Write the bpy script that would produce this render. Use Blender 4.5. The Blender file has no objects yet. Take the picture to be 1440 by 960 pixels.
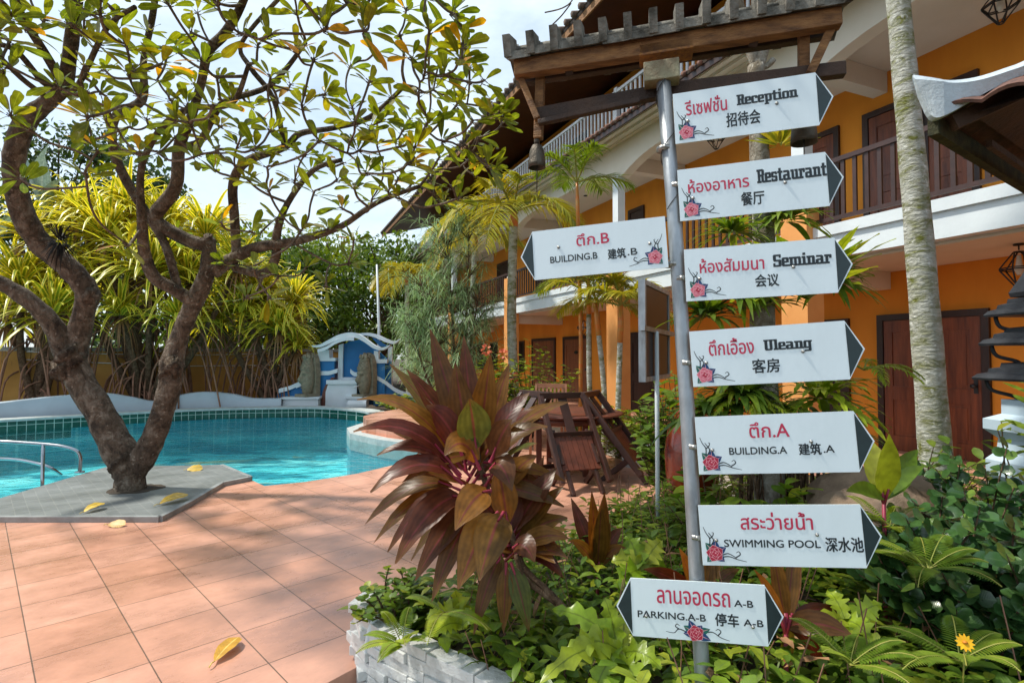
import bpy, bmesh, math, random
import numpy as np
from mathutils import Vector, Matrix
from mathutils.geometry import tessellate_polygon
random.seed(11); np.random.seed(11)
R_ = math.radians
sc = bpy.context.scene
col = sc.collection

# ------------------------------------------------------------------ camera
FPX = 780.0
PITCH = math.atan(20 / FPX)
CAM = Vector((0, 0, 1.5))
cd = bpy.data.cameras.new('camera'); cd.sensor_width = 36; cd.sensor_fit = 'HORIZONTAL'
cd.lens = FPX / 1440 * 36; cd.clip_start = 0.05; cd.clip_end = 2000
cam = bpy.data.objects.new('camera', cd); col.objects.link(cam)
cam.location = CAM; cam.rotation_euler = (math.pi / 2 + PITCH, 0, 0)
sc.camera = cam

# ------------------------------------------------------------------ sky and sun
SUN_EL, SUN_AZ = 58.0, 279.0         # azimuth: clockwise from +Y, where the sun stands
w = bpy.data.worlds.new('World'); sc.world = w; w.use_nodes = True
nt = w.node_tree; nt.nodes.clear()
def wn(t, **k):
    n = nt.nodes.new(t)
    for a, b in k.items(): setattr(n, a, b)
    return n
sky = wn('ShaderNodeTexSky', sky_type='NISHITA', sun_disc=False)
sky.sun_elevation = R_(SUN_EL); sky.sun_rotation = R_(SUN_AZ)
sky.air_density = 1.0; sky.dust_density = 1.2; sky.ozone_density = 1.0
tc = wn('ShaderNodeTexCoord')
mp = wn('ShaderNodeMapping'); mp.inputs['Scale'].default_value = (1, 1, 2.2)
nz = wn('ShaderNodeTexNoise'); nz.inputs['Scale'].default_value = 2.3; nz.inputs['Detail'].default_value = 6; nz.inputs['Roughness'].default_value = .62
rp = wn('ShaderNodeValToRGB'); rp.color_ramp.elements[0].position = .3; rp.color_ramp.elements[1].position = .64; rp.color_ramp.elements[0].color = (.22, .22, .22, 1)
mx = wn('ShaderNodeMix', data_type='RGBA'); mx.inputs['B'].default_value = (4.9, 5.7, 6.2, 1)
bg = wn('ShaderNodeBackground'); bg.inputs['Strength'].default_value = .15
wo = wn('ShaderNodeOutputWorld')
L = nt.links.new
L(tc.outputs['Generated'], mp.inputs['Vector']); L(mp.outputs[0], nz.inputs['Vector']); L(nz.outputs['Fac'], rp.inputs[0])
L(rp.outputs[0], mx.inputs['Factor']); L(sky.outputs[0], mx.inputs['A']); L(mx.outputs['Result'], bg.inputs['Color']); L(bg.outputs[0], wo.inputs[0])
sd = bpy.data.lights.new('sun', 'SUN'); sd.energy = 3.65; sd.angle = R_(3.5); sd.color = (1, .94, .82)
sun = bpy.data.objects.new('sun', sd); col.objects.link(sun); sun.location = (0, 0, 30)
az = R_(SUN_AZ); el = R_(SUN_EL)
sun.rotation_euler = (-Vector((math.sin(az) * math.cos(el), math.cos(az) * math.cos(el), math.sin(el)))).to_track_quat('-Z', 'Y').to_euler()
vs = sc.view_settings; vs.view_transform = 'Standard'; vs.look = 'None'; vs.exposure = 0.44; vs.gamma = 1; vs.use_curve_mapping = False
sc.cycles.max_bounces = 7; sc.cycles.transparent_max_bounces = 10; sc.cycles.diffuse_bounces = 3; sc.cycles.caustics_refractive = False; sc.cycles.caustics_reflective = False

# ------------------------------------------------------------------ placing helpers (photo pixel + depth -> metres)
def ray(px, py):
    x = (px - 720) / FPX; u = -(py - 480) / FPX
    return Vector((x, math.cos(PITCH) - u * math.sin(PITCH), math.sin(PITCH) + u * math.cos(PITCH)))
def at(px, py, Y):
    r = ray(px, py); return CAM + r * (Y / r.y)
def gp(px, py, z=0.0):
    r = ray(px, py); return CAM + r * ((z - CAM.z) / r.z)
def xat(px, Y, z=0): p = at(px, 500, Y); return Vector((p.x, Y, z))
U = random.uniform
def rv(s=1): return Vector((U(-s, s), U(-s, s), U(-s, s)))
Z = Vector((0, 0, 1))

# ------------------------------------------------------------------ mesh builder
OFF = {}
class MB:
    def __init__(s): s.v = []; s.f = []; s.uv = []; s.m = []; s.sm = []; s.mi = 0; s.smooth = False
    def add(s, vs, fs, uv=None):
        b = len(s.v); s.v += [tuple(v) for v in vs]
        s.uv += uv if uv else [(0, 0, 0)] * len(vs)
        for f in fs: s.f.append(tuple(i + b for i in f)); s.m.append(s.mi); s.sm.append(s.smooth)
    def box(s, c, sx, sy, sz, ax=None, ay=None, az_=None):
        c = Vector(c); ax = ax or Vector((1, 0, 0)); ay = ay or Vector((0, 1, 0)); az_ = az_ or Z
        P = [c + ax * (sx / 2 * i) + ay * (sy / 2 * j) + az_ * (sz / 2 * k) for k in (-1, 1) for j in (-1, 1) for i in (-1, 1)]
        s.add(P, [(0, 2, 3, 1), (4, 5, 7, 6), (0, 1, 5, 4), (2, 6, 7, 3), (0, 4, 6, 2), (1, 3, 7, 5)])
    def bar(s, p, q, wd, ht, up=Z):
        p = Vector(p); q = Vector(q); d = (q - p); l = d.length; d.normalize()
        sd_ = d.cross(up)
        if sd_.length < 1e-4: sd_ = d.cross(Vector((1, 0, 0)))
        sd_.normalize(); u = sd_.cross(d)
        s.box((p + q) / 2, l, wd, ht, d, sd_, u)
    def tube(s, pts, rad, n=8, cap=True):
        pts = [Vector(p) for p in pts]; N = len(pts)
        if not hasattr(rad, '__len__'): rad = [rad] * N
        vs = []; ref = None
        for i, p in enumerate(pts):
            d = (pts[min(i + 1, N - 1)] - pts[max(i - 1, 0)]).normalized()
            if ref is None: ref = d.orthogonal().normalized()
            ref = (ref - d * ref.dot(d))
            if ref.length < 1e-5: ref = d.orthogonal()
            ref.normalize(); b = d.cross(ref)
            for k in range(n):
                a = 2 * math.pi * k / n
                vs.append(p + (ref * math.cos(a) + b * math.sin(a)) * rad[i])
        fs = [(i * n + k, i * n + (k + 1) % n, (i + 1) * n + (k + 1) % n, (i + 1) * n + k) for i in range(N - 1) for k in range(n)]
        if cap: fs += [tuple(range(n - 1, -1, -1)), tuple((N - 1) * n + k for k in range(n))]
        sm = s.smooth; s.smooth = True; s.add(vs, fs); s.smooth = sm
    def lathe(s, prof, o, n=16, ax=None, sq=False):
        o = Vector(o); vs = []
        for r, z in prof:
            for k in range(n):
                a = 2 * math.pi * (k + (.5 if sq else 0)) / n
                vs.append(o + Vector((r * math.cos(a), r * math.sin(a), z)))
        N = len(prof)
        fs = [(i * n + k, i * n + (k + 1) % n, (i + 1) * n + (k + 1) % n, (i + 1) * n + k) for i in range(N - 1) for k in range(n)]
        fs += [tuple(range(n - 1, -1, -1)), tuple((N - 1) * n + k for k in range(n))]
        sm = s.smooth; s.smooth = not sq; s.add(vs, fs); s.smooth = sm
    def prism(s, poly, o, ux, uy, un, d0, d1):
        o = Vector(o); n = len(poly)
        a = [o + ux * x + uy * y + un * d0 for x, y in poly]; b = [o + ux * x + uy * y + un * d1 for x, y in poly]
        tr = tessellate_polygon([[Vector((x, y, 0)) for x, y in poly]])
        s.add(a + b, [t for t in tr] + [tuple(i + n for i in t[::-1]) for t in tr] + [(i, (i + 1) % n, n + (i + 1) % n, n + i) for i in range(n)])
    def slab(s, poly, z0, z1):
        s.prism([(p[0], p[1]) for p in poly], (0, 0, 0), Vector((1, 0, 0)), Vector((0, 1, 0)), Z, z0, z1)
    def grid(s, rows):
        n = len(rows[0]); vs = [p for r in rows for p in r]
        s.add(vs, [(i * n + k, i * n + k + 1, (i + 1) * n + k + 1, (i + 1) * n + k) for i in range(len(rows) - 1) for k in range(n - 1)])
    def leaf(s, p0, p1, p2, W, prof='ell', n=5, fold=.25, up=Z, rnd=None, wave=0):
        p0 = Vector(p0); p1 = Vector(p1); p2 = Vector(p2); r = random.random() if rnd is None else rnd
        vs = []; uv = []; side = None
        for i in range(n + 1):
            t = i / n
            p = p0 * ((1 - t) ** 2) + p1 * (2 * t * (1 - t)) + p2 * (t * t)
            d = (p1 - p0) * (1 - t) + (p2 - p1) * t
            sd_ = d.cross(up)
            if sd_.length < 1e-6: sd_ = d.orthogonal()
            sd_.normalize()
            if side is not None and sd_.dot(side) < 0: sd_ = -sd_
            side = sd_; nn = sd_.cross(d).normalized()
            if prof == 'ell': wd = math.sin(math.pi * min(max(t, .02), .985)) ** .75
            elif prof == 'obo': wd = max(.02, (t ** .85) * ((1.001 - t) ** .42) * 1.83)
            elif prof == 'lan': wd = math.sin(math.pi * min(max(t, .03), .99) ** .8) ** .9
            elif prof == 'rnd': wd = math.sqrt(max(.003, 1 - (2 * t - 1) ** 2))
            elif prof == 'bld': wd = (1 - t) ** .6 * min(1, .5 + t * 4)
            elif prof == 'lob': wd = (math.sin(math.pi * min(max(t, .04), .98) ** .8) ** .7) * (.72 + .28 * math.sin(t * 30))
            wd *= W / 2
            wv = nn * (wave * W * math.sin(t * 17 + r * 6))
            vs += [p - sd_ * wd + nn * (fold * wd) + wv, p, p + sd_ * wd + nn * (fold * wd) - wv]
            uv += [(t, -1, r), (t, 0, r), (t, 1, r)]
        fs = []
        for i in range(n):
            a = i * 3; fs += [(a, a + 1, a + 4, a + 3), (a + 1, a + 2, a + 5, a + 4)]
        sm = s.smooth; s.smooth = True; s.add(vs, fs, uv); s.smooth = sm
    def dleaf(s, p, d, L_, W, droop=.3, **k):
        p = Vector(p); d = Vector(d).normalized()
        s.leaf(p, p + d * (L_ * .55), p + d * (L_ * .97) - Z * (droop * L_), W, **k)
    def build(s, name, mats, parent=None, bevel=0):
        me = bpy.data.meshes.new(name)
        off = OFF.get(parent.name, Vector((0, 0, 0))) if parent else Vector((0, 0, 0))
        V_ = np.array(s.v, dtype=float).reshape(-1, 3) - np.array(off)
        me.from_pydata(V_.tolist(), [], s.f)
        if not isinstance(mats, (list, tuple)): mats = [mats]
        for m in mats: me.materials.append(m)
        me.polygons.foreach_set('material_index', s.m); me.polygons.foreach_set('use_smooth', s.sm)
        if any(u != (0, 0, 0) for u in s.uv[:400]):
            a = me.attributes.new('luv', 'FLOAT_VECTOR', 'POINT'); a.data.foreach_set('vector', np.array(s.uv, dtype=np.float32).ravel())
        me.update()
        o = bpy.data.objects.new(name, me); col.objects.link(o)
        if parent: o.parent = parent
        OFF[o.name] = off
        if bevel:
            bm = bmesh.new(); bm.from_mesh(me); bmesh.ops.remove_doubles(bm, verts=bm.verts, dist=1e-5)
            ed = [e for e in bm.edges if len(e.link_faces) == 2 and e.calc_face_angle(0) > .6]
            bmesh.ops.bevel(bm, geom=ed, offset=bevel, segments=2, affect='EDGES', profile=.6); bm.to_mesh(me); bm.free()
        return o
def tag(o, label=None, cat=None, group=None, kind=None):
    if label: o['label'] = label
    if cat: o['category'] = cat
    if group: o['group'] = group
    if kind: o['kind'] = kind
    return o
def thing(name, loc, label, cat, group=None):
    o = bpy.data.objects.new(name, None); col.objects.link(o); o.location = loc; o.empty_display_size = .1
    OFF[o.name] = Vector(loc); return tag(o, label, cat, group)
def struct(mb, name, mats, **k): return tag(mb.build(name, mats, **k), kind='structure')
def copy_tree(o, parent=None):
    c = o.copy(); col.objects.link(c)
    if parent: c.parent = parent
    OFF[c.name] = OFF.get(o.name, Vector())
    for ch in list(o.children): copy_tree(ch, c)
    return c
def crv(pts, n=6):
    pts = [Vector(p) for p in pts]; out = []
    for i in range(len(pts) - 1):
        a = pts[max(i - 1, 0)]; b = pts[i]; c = pts[i + 1]; d = pts[min(i + 2, len(pts) - 1)]
        for k in range(n):
            t = k / n
            out.append(.5 * ((2 * b) + (c - a) * t + (2 * a - 5 * b + 4 * c - d) * t * t + (3 * b - a - 3 * c + d) * t ** 3))
    out.append(pts[-1]); return out
def crv1(vals, n=6): return [v.x for v in crv([Vector((a, 0, 0)) for a in vals], n)]

# ------------------------------------------------------------------ materials
def newmat(name):
    m = bpy.data.materials.new(name); m.use_nodes = True; t = m.node_tree
    return m, t, t.nodes['Principled BSDF'], t.nodes['Material Output']
def nd(t, typ, ins=None, **k):
    n = t.nodes.new(typ)
    for a, b in k.items(): setattr(n, a, b)
    for a, b in (ins or {}).items(): n.inputs[a].default_value = b
    return n
def c4(c): return (c[0], c[1], c[2], 1)
def mat(name, c1, c2=None, sc_=6, rough=.6, bump=0, bsc=None, metal=0, spec=.5, detail=6, lo=.35, hi=.65, stretch=None, coat=0):
    m, t, b, o = newmat(name); l = t.links.new
    b.inputs['Roughness'].default_value = rough; b.inputs['Metallic'].default_value = metal; b.inputs['Specular IOR Level'].default_value = spec; b.inputs['Coat Weight'].default_value = coat
    co = nd(t, 'ShaderNodeTexCoord'); src = co.outputs['Object']
    if stretch:
        mpn = nd(t, 'ShaderNodeMapping', {'Scale': stretch}); l(src, mpn.inputs[0]); src = mpn.outputs[0]
    if c2 is None: c2 = tuple(x * .82 for x in c1)
    n = nd(t, 'ShaderNodeTexNoise', {'Scale': sc_, 'Detail': detail, 'Roughness': .6}); l(src, n.inputs['Vector'])
    r = nd(t, 'ShaderNodeValToRGB'); r.color_ramp.elements[0].position = lo; r.color_ramp.elements[1].position = hi
    r.color_ramp.elements[0].color = c4(c1); r.color_ramp.elements[1].color = c4(c2)
    l(n.outputs['Fac'], r.inputs[0]); l(r.outputs[0], b.inputs['Base Color'])
    if bump:
        n2 = nd(t, 'ShaderNodeTexNoise', {'Scale': bsc or sc_ * 4, 'Detail': 8, 'Roughness': .65}); l(src, n2.inputs['Vector'])
        bp = nd(t, 'ShaderNodeBump', {'Strength': bump, 'Distance': .02}); l(n2.outputs['Fac'], bp.inputs['Height']); l(bp.outputs[0], b.inputs['Normal'])
    return m
def leafmat(name, cols, trans=.3, rough=.42, rib=None, tip=None, edge=None, tcol=None, spec=.4, pos=None, stripe=0):
    m, t, b, o = newmat(name); l = t.links.new
    a = nd(t, 'ShaderNodeAttribute', attribute_name='luv'); s = nd(t, 'ShaderNodeSeparateXYZ'); l(a.outputs['Vector'], s.inputs[0])
    r = nd(t, 'ShaderNodeValToRGB'); e = r.color_ramp.elements
    while len(e) < len(cols): e.new(.5)
    for i, c in enumerate(cols): e[i].position = pos[i] if pos else i / max(1, len(cols) - 1); e[i].color = c4(c)
    l(s.outputs['Z'], r.inputs[0]); cur = r.outputs[0]
    ab = nd(t, 'ShaderNodeMath', operation='ABSOLUTE'); l(s.outputs['Y'], ab.inputs[0])
    def mixin(fac, c):
        nonlocal cur
        x = nd(t, 'ShaderNodeMix', data_type='RGBA'); x.inputs['B'].default_value = c4(c); l(cur, x.inputs['A']); l(fac, x.inputs['Factor']); cur = x.outputs['Result']
    def ramp(src, p0, v0, p1, v1):
        x = nd(t, 'ShaderNodeMapRange', {'From Min': p0, 'From Max': p1, 'To Min': v0, 'To Max': v1}); l(src, x.inputs[0]); return x.outputs[0]
    if edge: mixin(ramp(ab.outputs[0], .3, 0, .62, 1), edge)
    if tip: mixin(ramp(s.outputs['X'], .8, 0, 1, .8), tip)
    if rib: mixin(ramp(ab.outputs[0], .03, .75, .12, 0), rib)
    co = nd(t, 'ShaderNodeTexCoord'); n = nd(t, 'ShaderNodeTexNoise', {'Scale': 22, 'Detail': 3}); l(co.outputs['Object'], n.inputs['Vector'])
    hs = nd(t, 'ShaderNodeHueSaturation'); mr = nd(t, 'ShaderNodeMapRange', {'From Min': .3, 'From Max': .7, 'To Min': .72, 'To Max': 1.25}); l(n.outputs['Fac'], mr.inputs[0]); l(mr.outputs[0], hs.inputs['Value']); l(cur, hs.inputs['Color']); cur = hs.outputs[0]
    if stripe:
        m1 = nd(t, 'ShaderNodeMath', {1: 17.0}, operation='MULTIPLY'); l(s.outputs['Y'], m1.inputs[0]); m2 = nd(t, 'ShaderNodeMath', operation='SINE'); l(m1.outputs[0], m2.inputs[0])
        m3 = nd(t, 'ShaderNodeMapRange', {'From Min': -1, 'From Max': 1, 'To Min': 1 - stripe, 'To Max': 1 + stripe}); l(m2.outputs[0], m3.inputs[0]); h2 = nd(t, 'ShaderNodeHueSaturation'); l(m3.outputs[0], h2.inputs['Value']); l(cur, h2.inputs['Color']); cur = h2.outputs[0]
    l(cur, b.inputs['Base Color']); b.inputs['Roughness'].default_value = rough; b.inputs['Specular IOR Level'].default_value = spec
    # fine side veins
    mv = nd(t, 'ShaderNodeMath', {1: 60.0}, operation='MULTIPLY'); l(s.outputs['X'], mv.inputs[0])
    ad = nd(t, 'ShaderNodeMath', {1: -14.0}, operation='MULTIPLY_ADD'); l(ab.outputs[0], ad.inputs[0]); l(mv.outputs[0], ad.inputs[2])
    sn = nd(t, 'ShaderNodeMath', operation='SINE'); l(ad.outputs[0], sn.inputs[0])
    bp = nd(t, 'ShaderNodeBump', {'Strength': .1, 'Distance': .0012}); l(sn.outputs[0], bp.inputs['Height']); l(bp.outputs[0], b.inputs['Normal'])
    tr = nd(t, 'ShaderNodeBsdfTranslucent'); ml = nd(t, 'ShaderNodeMix', data_type='RGBA', blend_type='MULTIPLY'); ml.inputs['Factor'].default_value = 1
    l(cur, ml.inputs['A']); ml.inputs['B'].default_value = c4(tcol or (2.2, 2.0, .8)); l(ml.outputs['Result'], tr.inputs['Color'])
    ms = nd(t, 'ShaderNodeMixShader', {'Fac': trans}); l(b.outputs[0], ms.inputs[1]); l(tr.outputs[0], ms.inputs[2]); l(ms.outputs[0], o.inputs['Surface'])
    return m
def tilemat(name, c1, c2, mortar, bw, bh, ms, au, av, ou=0, ov=0, rough=.5, bump=.25, offset=0, var=3.0, nsc=2.0, spec=.4, dist=.01):
    """tiles on a plane spanned by world directions au, av"""
    m, t, b, o = newmat(name); l = t.links.new
    g = nd(t, 'ShaderNodeNewGeometry')
    du = nd(t, 'ShaderNodeVectorMath', {1: au}, operation='DOT_PRODUCT'); dv = nd(t, 'ShaderNodeVectorMath', {1: av}, operation='DOT_PRODUCT')
    l(g.outputs['Position'], du.inputs[0]); l(g.outputs['Position'], dv.inputs[0])
    su = nd(t, 'ShaderNodeMath', {1: -ou + 100 * bw}, operation='ADD'); sv = nd(t, 'ShaderNodeMath', {1: -ov + 100 * bh}, operation='ADD'); l(du.outputs['Value'], su.inputs[0]); l(dv.outputs['Value'], sv.inputs[0])
    cx = nd(t, 'ShaderNodeCombineXYZ'); l(su.outputs[0], cx.inputs[0]); l(sv.outputs[0], cx.inputs[1])
    br = nd(t, 'ShaderNodeTexBrick', {'Scale': 1, 'Mortar Size': ms, 'Mortar Smooth': .3, 'Bias': 0, 'Brick Width': bw, 'Row Height': bh, 'Color1': c4(c1), 'Color2': c4(c2), 'Mortar': c4(mortar)}, offset=offset, offset_frequency=2, squash=1)
    l(cx.outputs[0], br.inputs['Vector'])
    n = nd(t, 'ShaderNodeTexNoise', {'Scale': nsc, 'Detail': 7, 'Roughness': .7}); mpn = nd(t, 'ShaderNodeMapping', {'Scale': (1, 1.5, 1)}); l(cx.outputs[0], mpn.inputs[0]); l(mpn.outputs[0], n.inputs['Vector'])
    mr = nd(t, 'ShaderNodeMapRange', {'From Min': .3, 'From Max': .7, 'To Min': 1 - .09 * var, 'To Max': 1 + .07 * var}); l(n.outputs['Fac'], mr.inputs[0])
    hs = nd(t, 'ShaderNodeHueSaturation'); l(mr.outputs[0], hs.inputs['Value']); l(br.outputs['Color'], hs.inputs['Color']); l(hs.outputs[0], b.inputs['Base Color'])
    n2 = nd(t, 'ShaderNodeTexNoise', {'Scale': 22, 'Detail': 6}); l(mpn.outputs[0], n2.inputs['Vector'])
    ad = nd(t, 'ShaderNodeMath', {1: .35}, operation='MULTIPLY'); l(n2.outputs['Fac'], ad.inputs[0])
    sb = nd(t, 'ShaderNodeMath', operation='SUBTRACT'); l(ad.outputs[0], sb.inputs[0]); l(br.outputs['Fac'], sb.inputs[1])
    bp = nd(t, 'ShaderNodeBump', {'Strength': bump, 'Distance': dist}); l(sb.outputs[0], bp.inputs['Height']); l(bp.outputs[0], b.inputs['Normal'])
    rr = nd(t, 'ShaderNodeMapRange', {'From Min': .3, 'From Max': .7, 'To Min': rough - .12, 'To Max': rough + .15}); l(n.outputs['Fac'], rr.inputs[0]); l(rr.outputs[0], b.inputs['Roughness']); b.inputs['Specular IOR Level'].default_value = spec
    return m
M = {}
M['orange'] = mat('orange_render', (.8, .3, .026), (.68, .23, .018), 1.6, .8, .15, 40, lo=.35, hi=.75, stretch=(1, 1, .28))
M['peach'] = mat('peach_render', (.8, .36, .11), (.7, .29, .08), 1.5, .8, .12, 40)
M['white'] = mat('white_paint', (.72, .78, .82), (.62, .68, .72), 2.2, .6, .1, 30, lo=.4, hi=.75)
M['cream'] = mat('cream_ceiling', (.76, .7, .62), (.7, .64, .55), 1.5, .75, .06, 30)
M['soffit'] = mat('soffit_boards', (.085, .026, .016), (.05, .015, .01), 3, .5, .2, 12, stretch=(1, 1, 1))
M['darkwood'] = mat('dark_wood', (.045, .018, .012), (.022, .009, .007), 8, .42, .25, 30, stretch=(1, 1, .15))
M['doorwood'] = mat('door_wood', (.25, .065, .022), (.1, .024, .01), 5, .38, .2, 25, stretch=(3, 3, .25))
M['doorwood2'] = mat('brown_door_wood', (.24, .085, .03), (.15, .05, .02), 5, .4, .2, 25, stretch=(3, 3, .25))
M['black'] = mat('black_gap', (.008, .007, .007), (.012, .01, .01), 5, .25)
M['redrail'] = mat('rail_brown', (.055, .022, .018), (.032, .013, .011), 6, .45, .1)
M['whiterail'] = mat('white_balusters', (.66, .68, .7), (.52, .53, .55), 5, .6)
M['rooftile'] = mat('weathered_roof_tile', (.15, .1, .075), (.07, .05, .042), 9, .85, .5, 30)
M['redtile'] = mat('red_roof_tile', (.22, .1, .07), (.11, .06, .05), 12, .8, .5, 40)
M['timber'] = mat('old_timber', (.42, .2, .07), (.12, .05, .02), 7, .75, .8, 26, stretch=(1, 5, 5), lo=.3, hi=.7)
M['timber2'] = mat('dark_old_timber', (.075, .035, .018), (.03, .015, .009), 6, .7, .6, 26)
M['mosstile'] = mat('mossy_tile', (.3, .28, .24), (.06, .056, .044), 11, .95, .8, 50)
M['galv'] = mat('galvanised_pipe', (.42, .46, .5), (.26, .28, .3), 14, .42, .15, 60, metal=.55, stretch=(1, 1, .4))
M['chrome'] = mat('stainless_steel', (.4, .42, .45), (.32, .34, .36), 5, .16, metal=1)
M['bronze'] = mat('bronze_bell', (.12, .1, .075), (.06, .05, .04), 14, .5, .4, 40, metal=.7)
M['iron'] = mat('black_iron', (.02, .021, .024), (.035, .036, .04), 10, .4, .2, metal=.3)
M['lampdark'] = mat('dark_lamp_metal', (.016, .018, .024), (.03, .034, .042), 10, .5, .2, spec=.3)
M['signwhite'] = mat('sign_white', (.8, .9, .94), (.7, .79, .82), 7, .42, .05, 120, lo=.5, hi=.95, stretch=(1, 1, .35), detail=10)
M['signdark'] = mat('sign_dark_green', (.018, .036, .04), (.014, .028, .032), 30, .4)
M['signblack'] = mat('sign_black', (.012, .02, .026), (.016, .026, .032), 60, .5)
M['signred'] = mat('sign_red', (.62, .03, .09), (.52, .04, .09), 60, .5)
M['pink'] = mat('rose_pink', (.78, .2, .26), (.66, .12, .18), 90, .5)
M['rosered'] = mat('rose_red', (.5, .02, .06), (.42, .02, .05), 60, .5)
M['palepink'] = mat('rose_pale', (.85, .45, .48), (.8, .36, .42), 60, .5)
M['blueink'] = mat('motif_blue', (.012, .07, .2), (.01, .05, .15), 60, .5)
M['greenink'] = mat('motif_green', (.015, .16, .12), (.012, .12, .1), 60, .5)
M['bolt'] = mat('zinc_bolt', (.45, .45, .44), (.25, .25, .24), 60, .35, metal=.8)
M['blue'] = mat('blue_paint', (.006, .17, .42), (.004, .125, .34), 2, .5, .06)
M['stone'] = mat('carved_stone', (.3, .26, .18), (.19, .165, .115), 10, .9, .5, 40)
M['teak'] = mat('red_brown_teak', (.17, .045, .024), (.085, .024, .014), 7, .4, .15, 30, stretch=(1, 1, 1))
M['chairwood'] = mat('dark_chair_wood', (.06, .022, .016), (.03, .012, .009), 7, .38, .15, 30)
M['palewood'] = mat('pale_chair_wood', (.42, .2, .11), (.32, .14, .075), 7, .5, .1)
M['urn'] = mat('orange_glaze', (.34, .04, .008), (.07, .008, .006), 3.2, .2, .1, 8, coat=.4)
M['boulder'] = mat('tan_boulder', (.32, .23, .16), (.19, .13, .09), 5, .9, .7, 14)
M['soil'] = mat('dark_soil', (.035, .025, .017), (.07, .05, .032), 9, .95, .8, 40)
M['gravel'] = None
M['screen'] = mat('black_board', (.008, .008, .008), (.014, .012, .009), 3, .35, spec=.2)
M['coping'] = mat('grey_coping', (.46, .5, .5), (.34, .37, .37), 8, .7, .2, 40)
M['greyblue'] = mat('pale_blue_pedestal', (.5, .62, .72), (.42, .53, .62), 3, .6, .1)
M['wave'] = mat('pale_wave_wall', (.42, .5, .56), (.36, .43, .49), 1.2, .65, .06, 30)
M['bound'] = mat('ochre_wall', (.6, .32, .08), (.44, .22, .05), 1.1, .85, .2, 30)
M['boundcap'] = mat('wall_coping', (.36, .34, .3), (.2, .19, .17), 8, .85, .3)

def barkmat(name, c1, c2, c3, sc_=7, bump=1.0, ring=0):
    m, t, b, o = newmat(name); l = t.links.new; b.inputs['Roughness'].default_value = .85; b.inputs['Specular IOR Level'].default_value = .25
    co = nd(t, 'ShaderNodeTexCoord'); mpn = nd(t, 'ShaderNodeMapping', {'Scale': (1, 1, 2.2 if ring else .8)}); l(co.outputs['Object'], mpn.inputs[0])
    n = nd(t, 'ShaderNodeTexNoise', {'Scale': sc_, 'Detail': 9, 'Roughness': .68, 'Distortion': .6}); l(mpn.outputs[0], n.inputs['Vector'])
    r = nd(t, 'ShaderNodeValToRGB'); e = r.color_ramp.elements; e.new(.5)
    for x, (p, c) in zip(e, [(.36, c1), (.52, c2), (.68, c3)]): x.position = p; x.color = c4(c)
    l(n.outputs['Fac'], r.inputs[0])
    n3 = nd(t, 'ShaderNodeTexNoise', {'Scale': sc_ * 3.4, 'Detail': 5}); l(co.outputs['Object'], n3.inputs['Vector'])
    r3 = nd(t, 'ShaderNodeValToRGB'); r3.color_ramp.elements[0].position = .62; r3.color_ramp.elements[1].position = .7; r3.color_ramp.elements[1].color = (.45, .45, .45, 1); l(n3.outputs['Fac'], r3.inputs[0])
    x = nd(t, 'ShaderNodeMix', data_type='RGBA'); l(r3.outputs[0], x.inputs['Factor']); l(r.outputs[0], x.inputs['A']); x.inputs['B'].default_value = c4(tuple(min(1, v * 1.7) for v in c3)); l(x.outputs['Result'], b.inputs['Base Color'])
    v = nd(t, 'ShaderNodeTexVoronoi', {'Scale': sc_ * 2.2}, feature='DISTANCE_TO_EDGE'); l(mpn.outputs[0], v.inputs['Vector'])
    n2 = nd(t, 'ShaderNodeTexNoise', {'Scale': sc_ * 5, 'Detail': 8, 'Roughness': .7}); l(mpn.outputs[0], n2.inputs['Vector'])
    mv = nd(t, 'ShaderNodeMath', {1: .9}, operation='MULTIPLY'); l(v.outputs['Distance'], mv.inputs[0])
    ad = nd(t, 'ShaderNodeMath', operation='ADD'); l(n2.outputs['Fac'], ad.inputs[0]); l(mv.outputs[0], ad.inputs[1])
    bp = nd(t, 'ShaderNodeBump', {'Strength': bump, 'Distance': .05}); l(ad.outputs[0], bp.inputs['Height']); l(bp.outputs[0], b.inputs['Normal'])
    return m
M['bark'] = barkmat('frangipani_bark', (.07, .052, .04), (.22, .165, .12), (.44, .38, .31), 8, 1.4)
M['twig'] = barkmat('frangipani_twig', (.1, .075, .055), (.2, .15, .115), (.34, .29, .24), 14, .6)
M['palmbark'] = barkmat('lichen_palm_bark', (.16, .17, .035), (.42, .42, .36), (.6, .61, .57), 5, .6, ring=1)
M['greytrunk'] = barkmat('pale_grey_trunk', (.16, .13, .09), (.28, .25, .2), (.42, .4, .35), 10, .6)
M['brownstem'] = barkmat('brown_stem', (.06, .035, .02), (.14, .085, .05), (.25, .17, .11), 18, .6)
M['root'] = mat('prop_root', (.34, .17, .11), (.17, .085, .05), 6, .85, .3, 30)
M['redstem'] = mat('sealing_wax_stem', (.62, .16, .03), (.5, .26, .06), 4, .4, .1, stretch=(1, 1, 3))
M['cordstem'] = mat('magenta_stem', (.35, .02, .06), (.22, .03, .05), 12, .45)
M['plum'] = leafmat('frangipani_leaf', [(.085, .12, .014), (.125, .155, .016), (.18, .18, .016), (.27, .2, .015), (.5, .23, .01)], .45, .36, rib=(.26, .28, .07), tcol=(2.15, 2.2, .4), pos=[0, .35, .65, .88, .98])
M['plumfall'] = leafmat('fallen_yellow_leaf', [(.6, .4, .04), (.55, .33, .03), (.5, .26, .03)], .1, .45, rib=(.75, .6, .2), tcol=(1.2, 1, .5))
M['pand'] = leafmat('variegated_pandanus_leaf', [(.2, .29, .015), (.26, .33, .018), (.34, .36, .025)], .33, .35, edge=(.85, .72, .09), tcol=(1.5, 1.4, .5))
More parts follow.
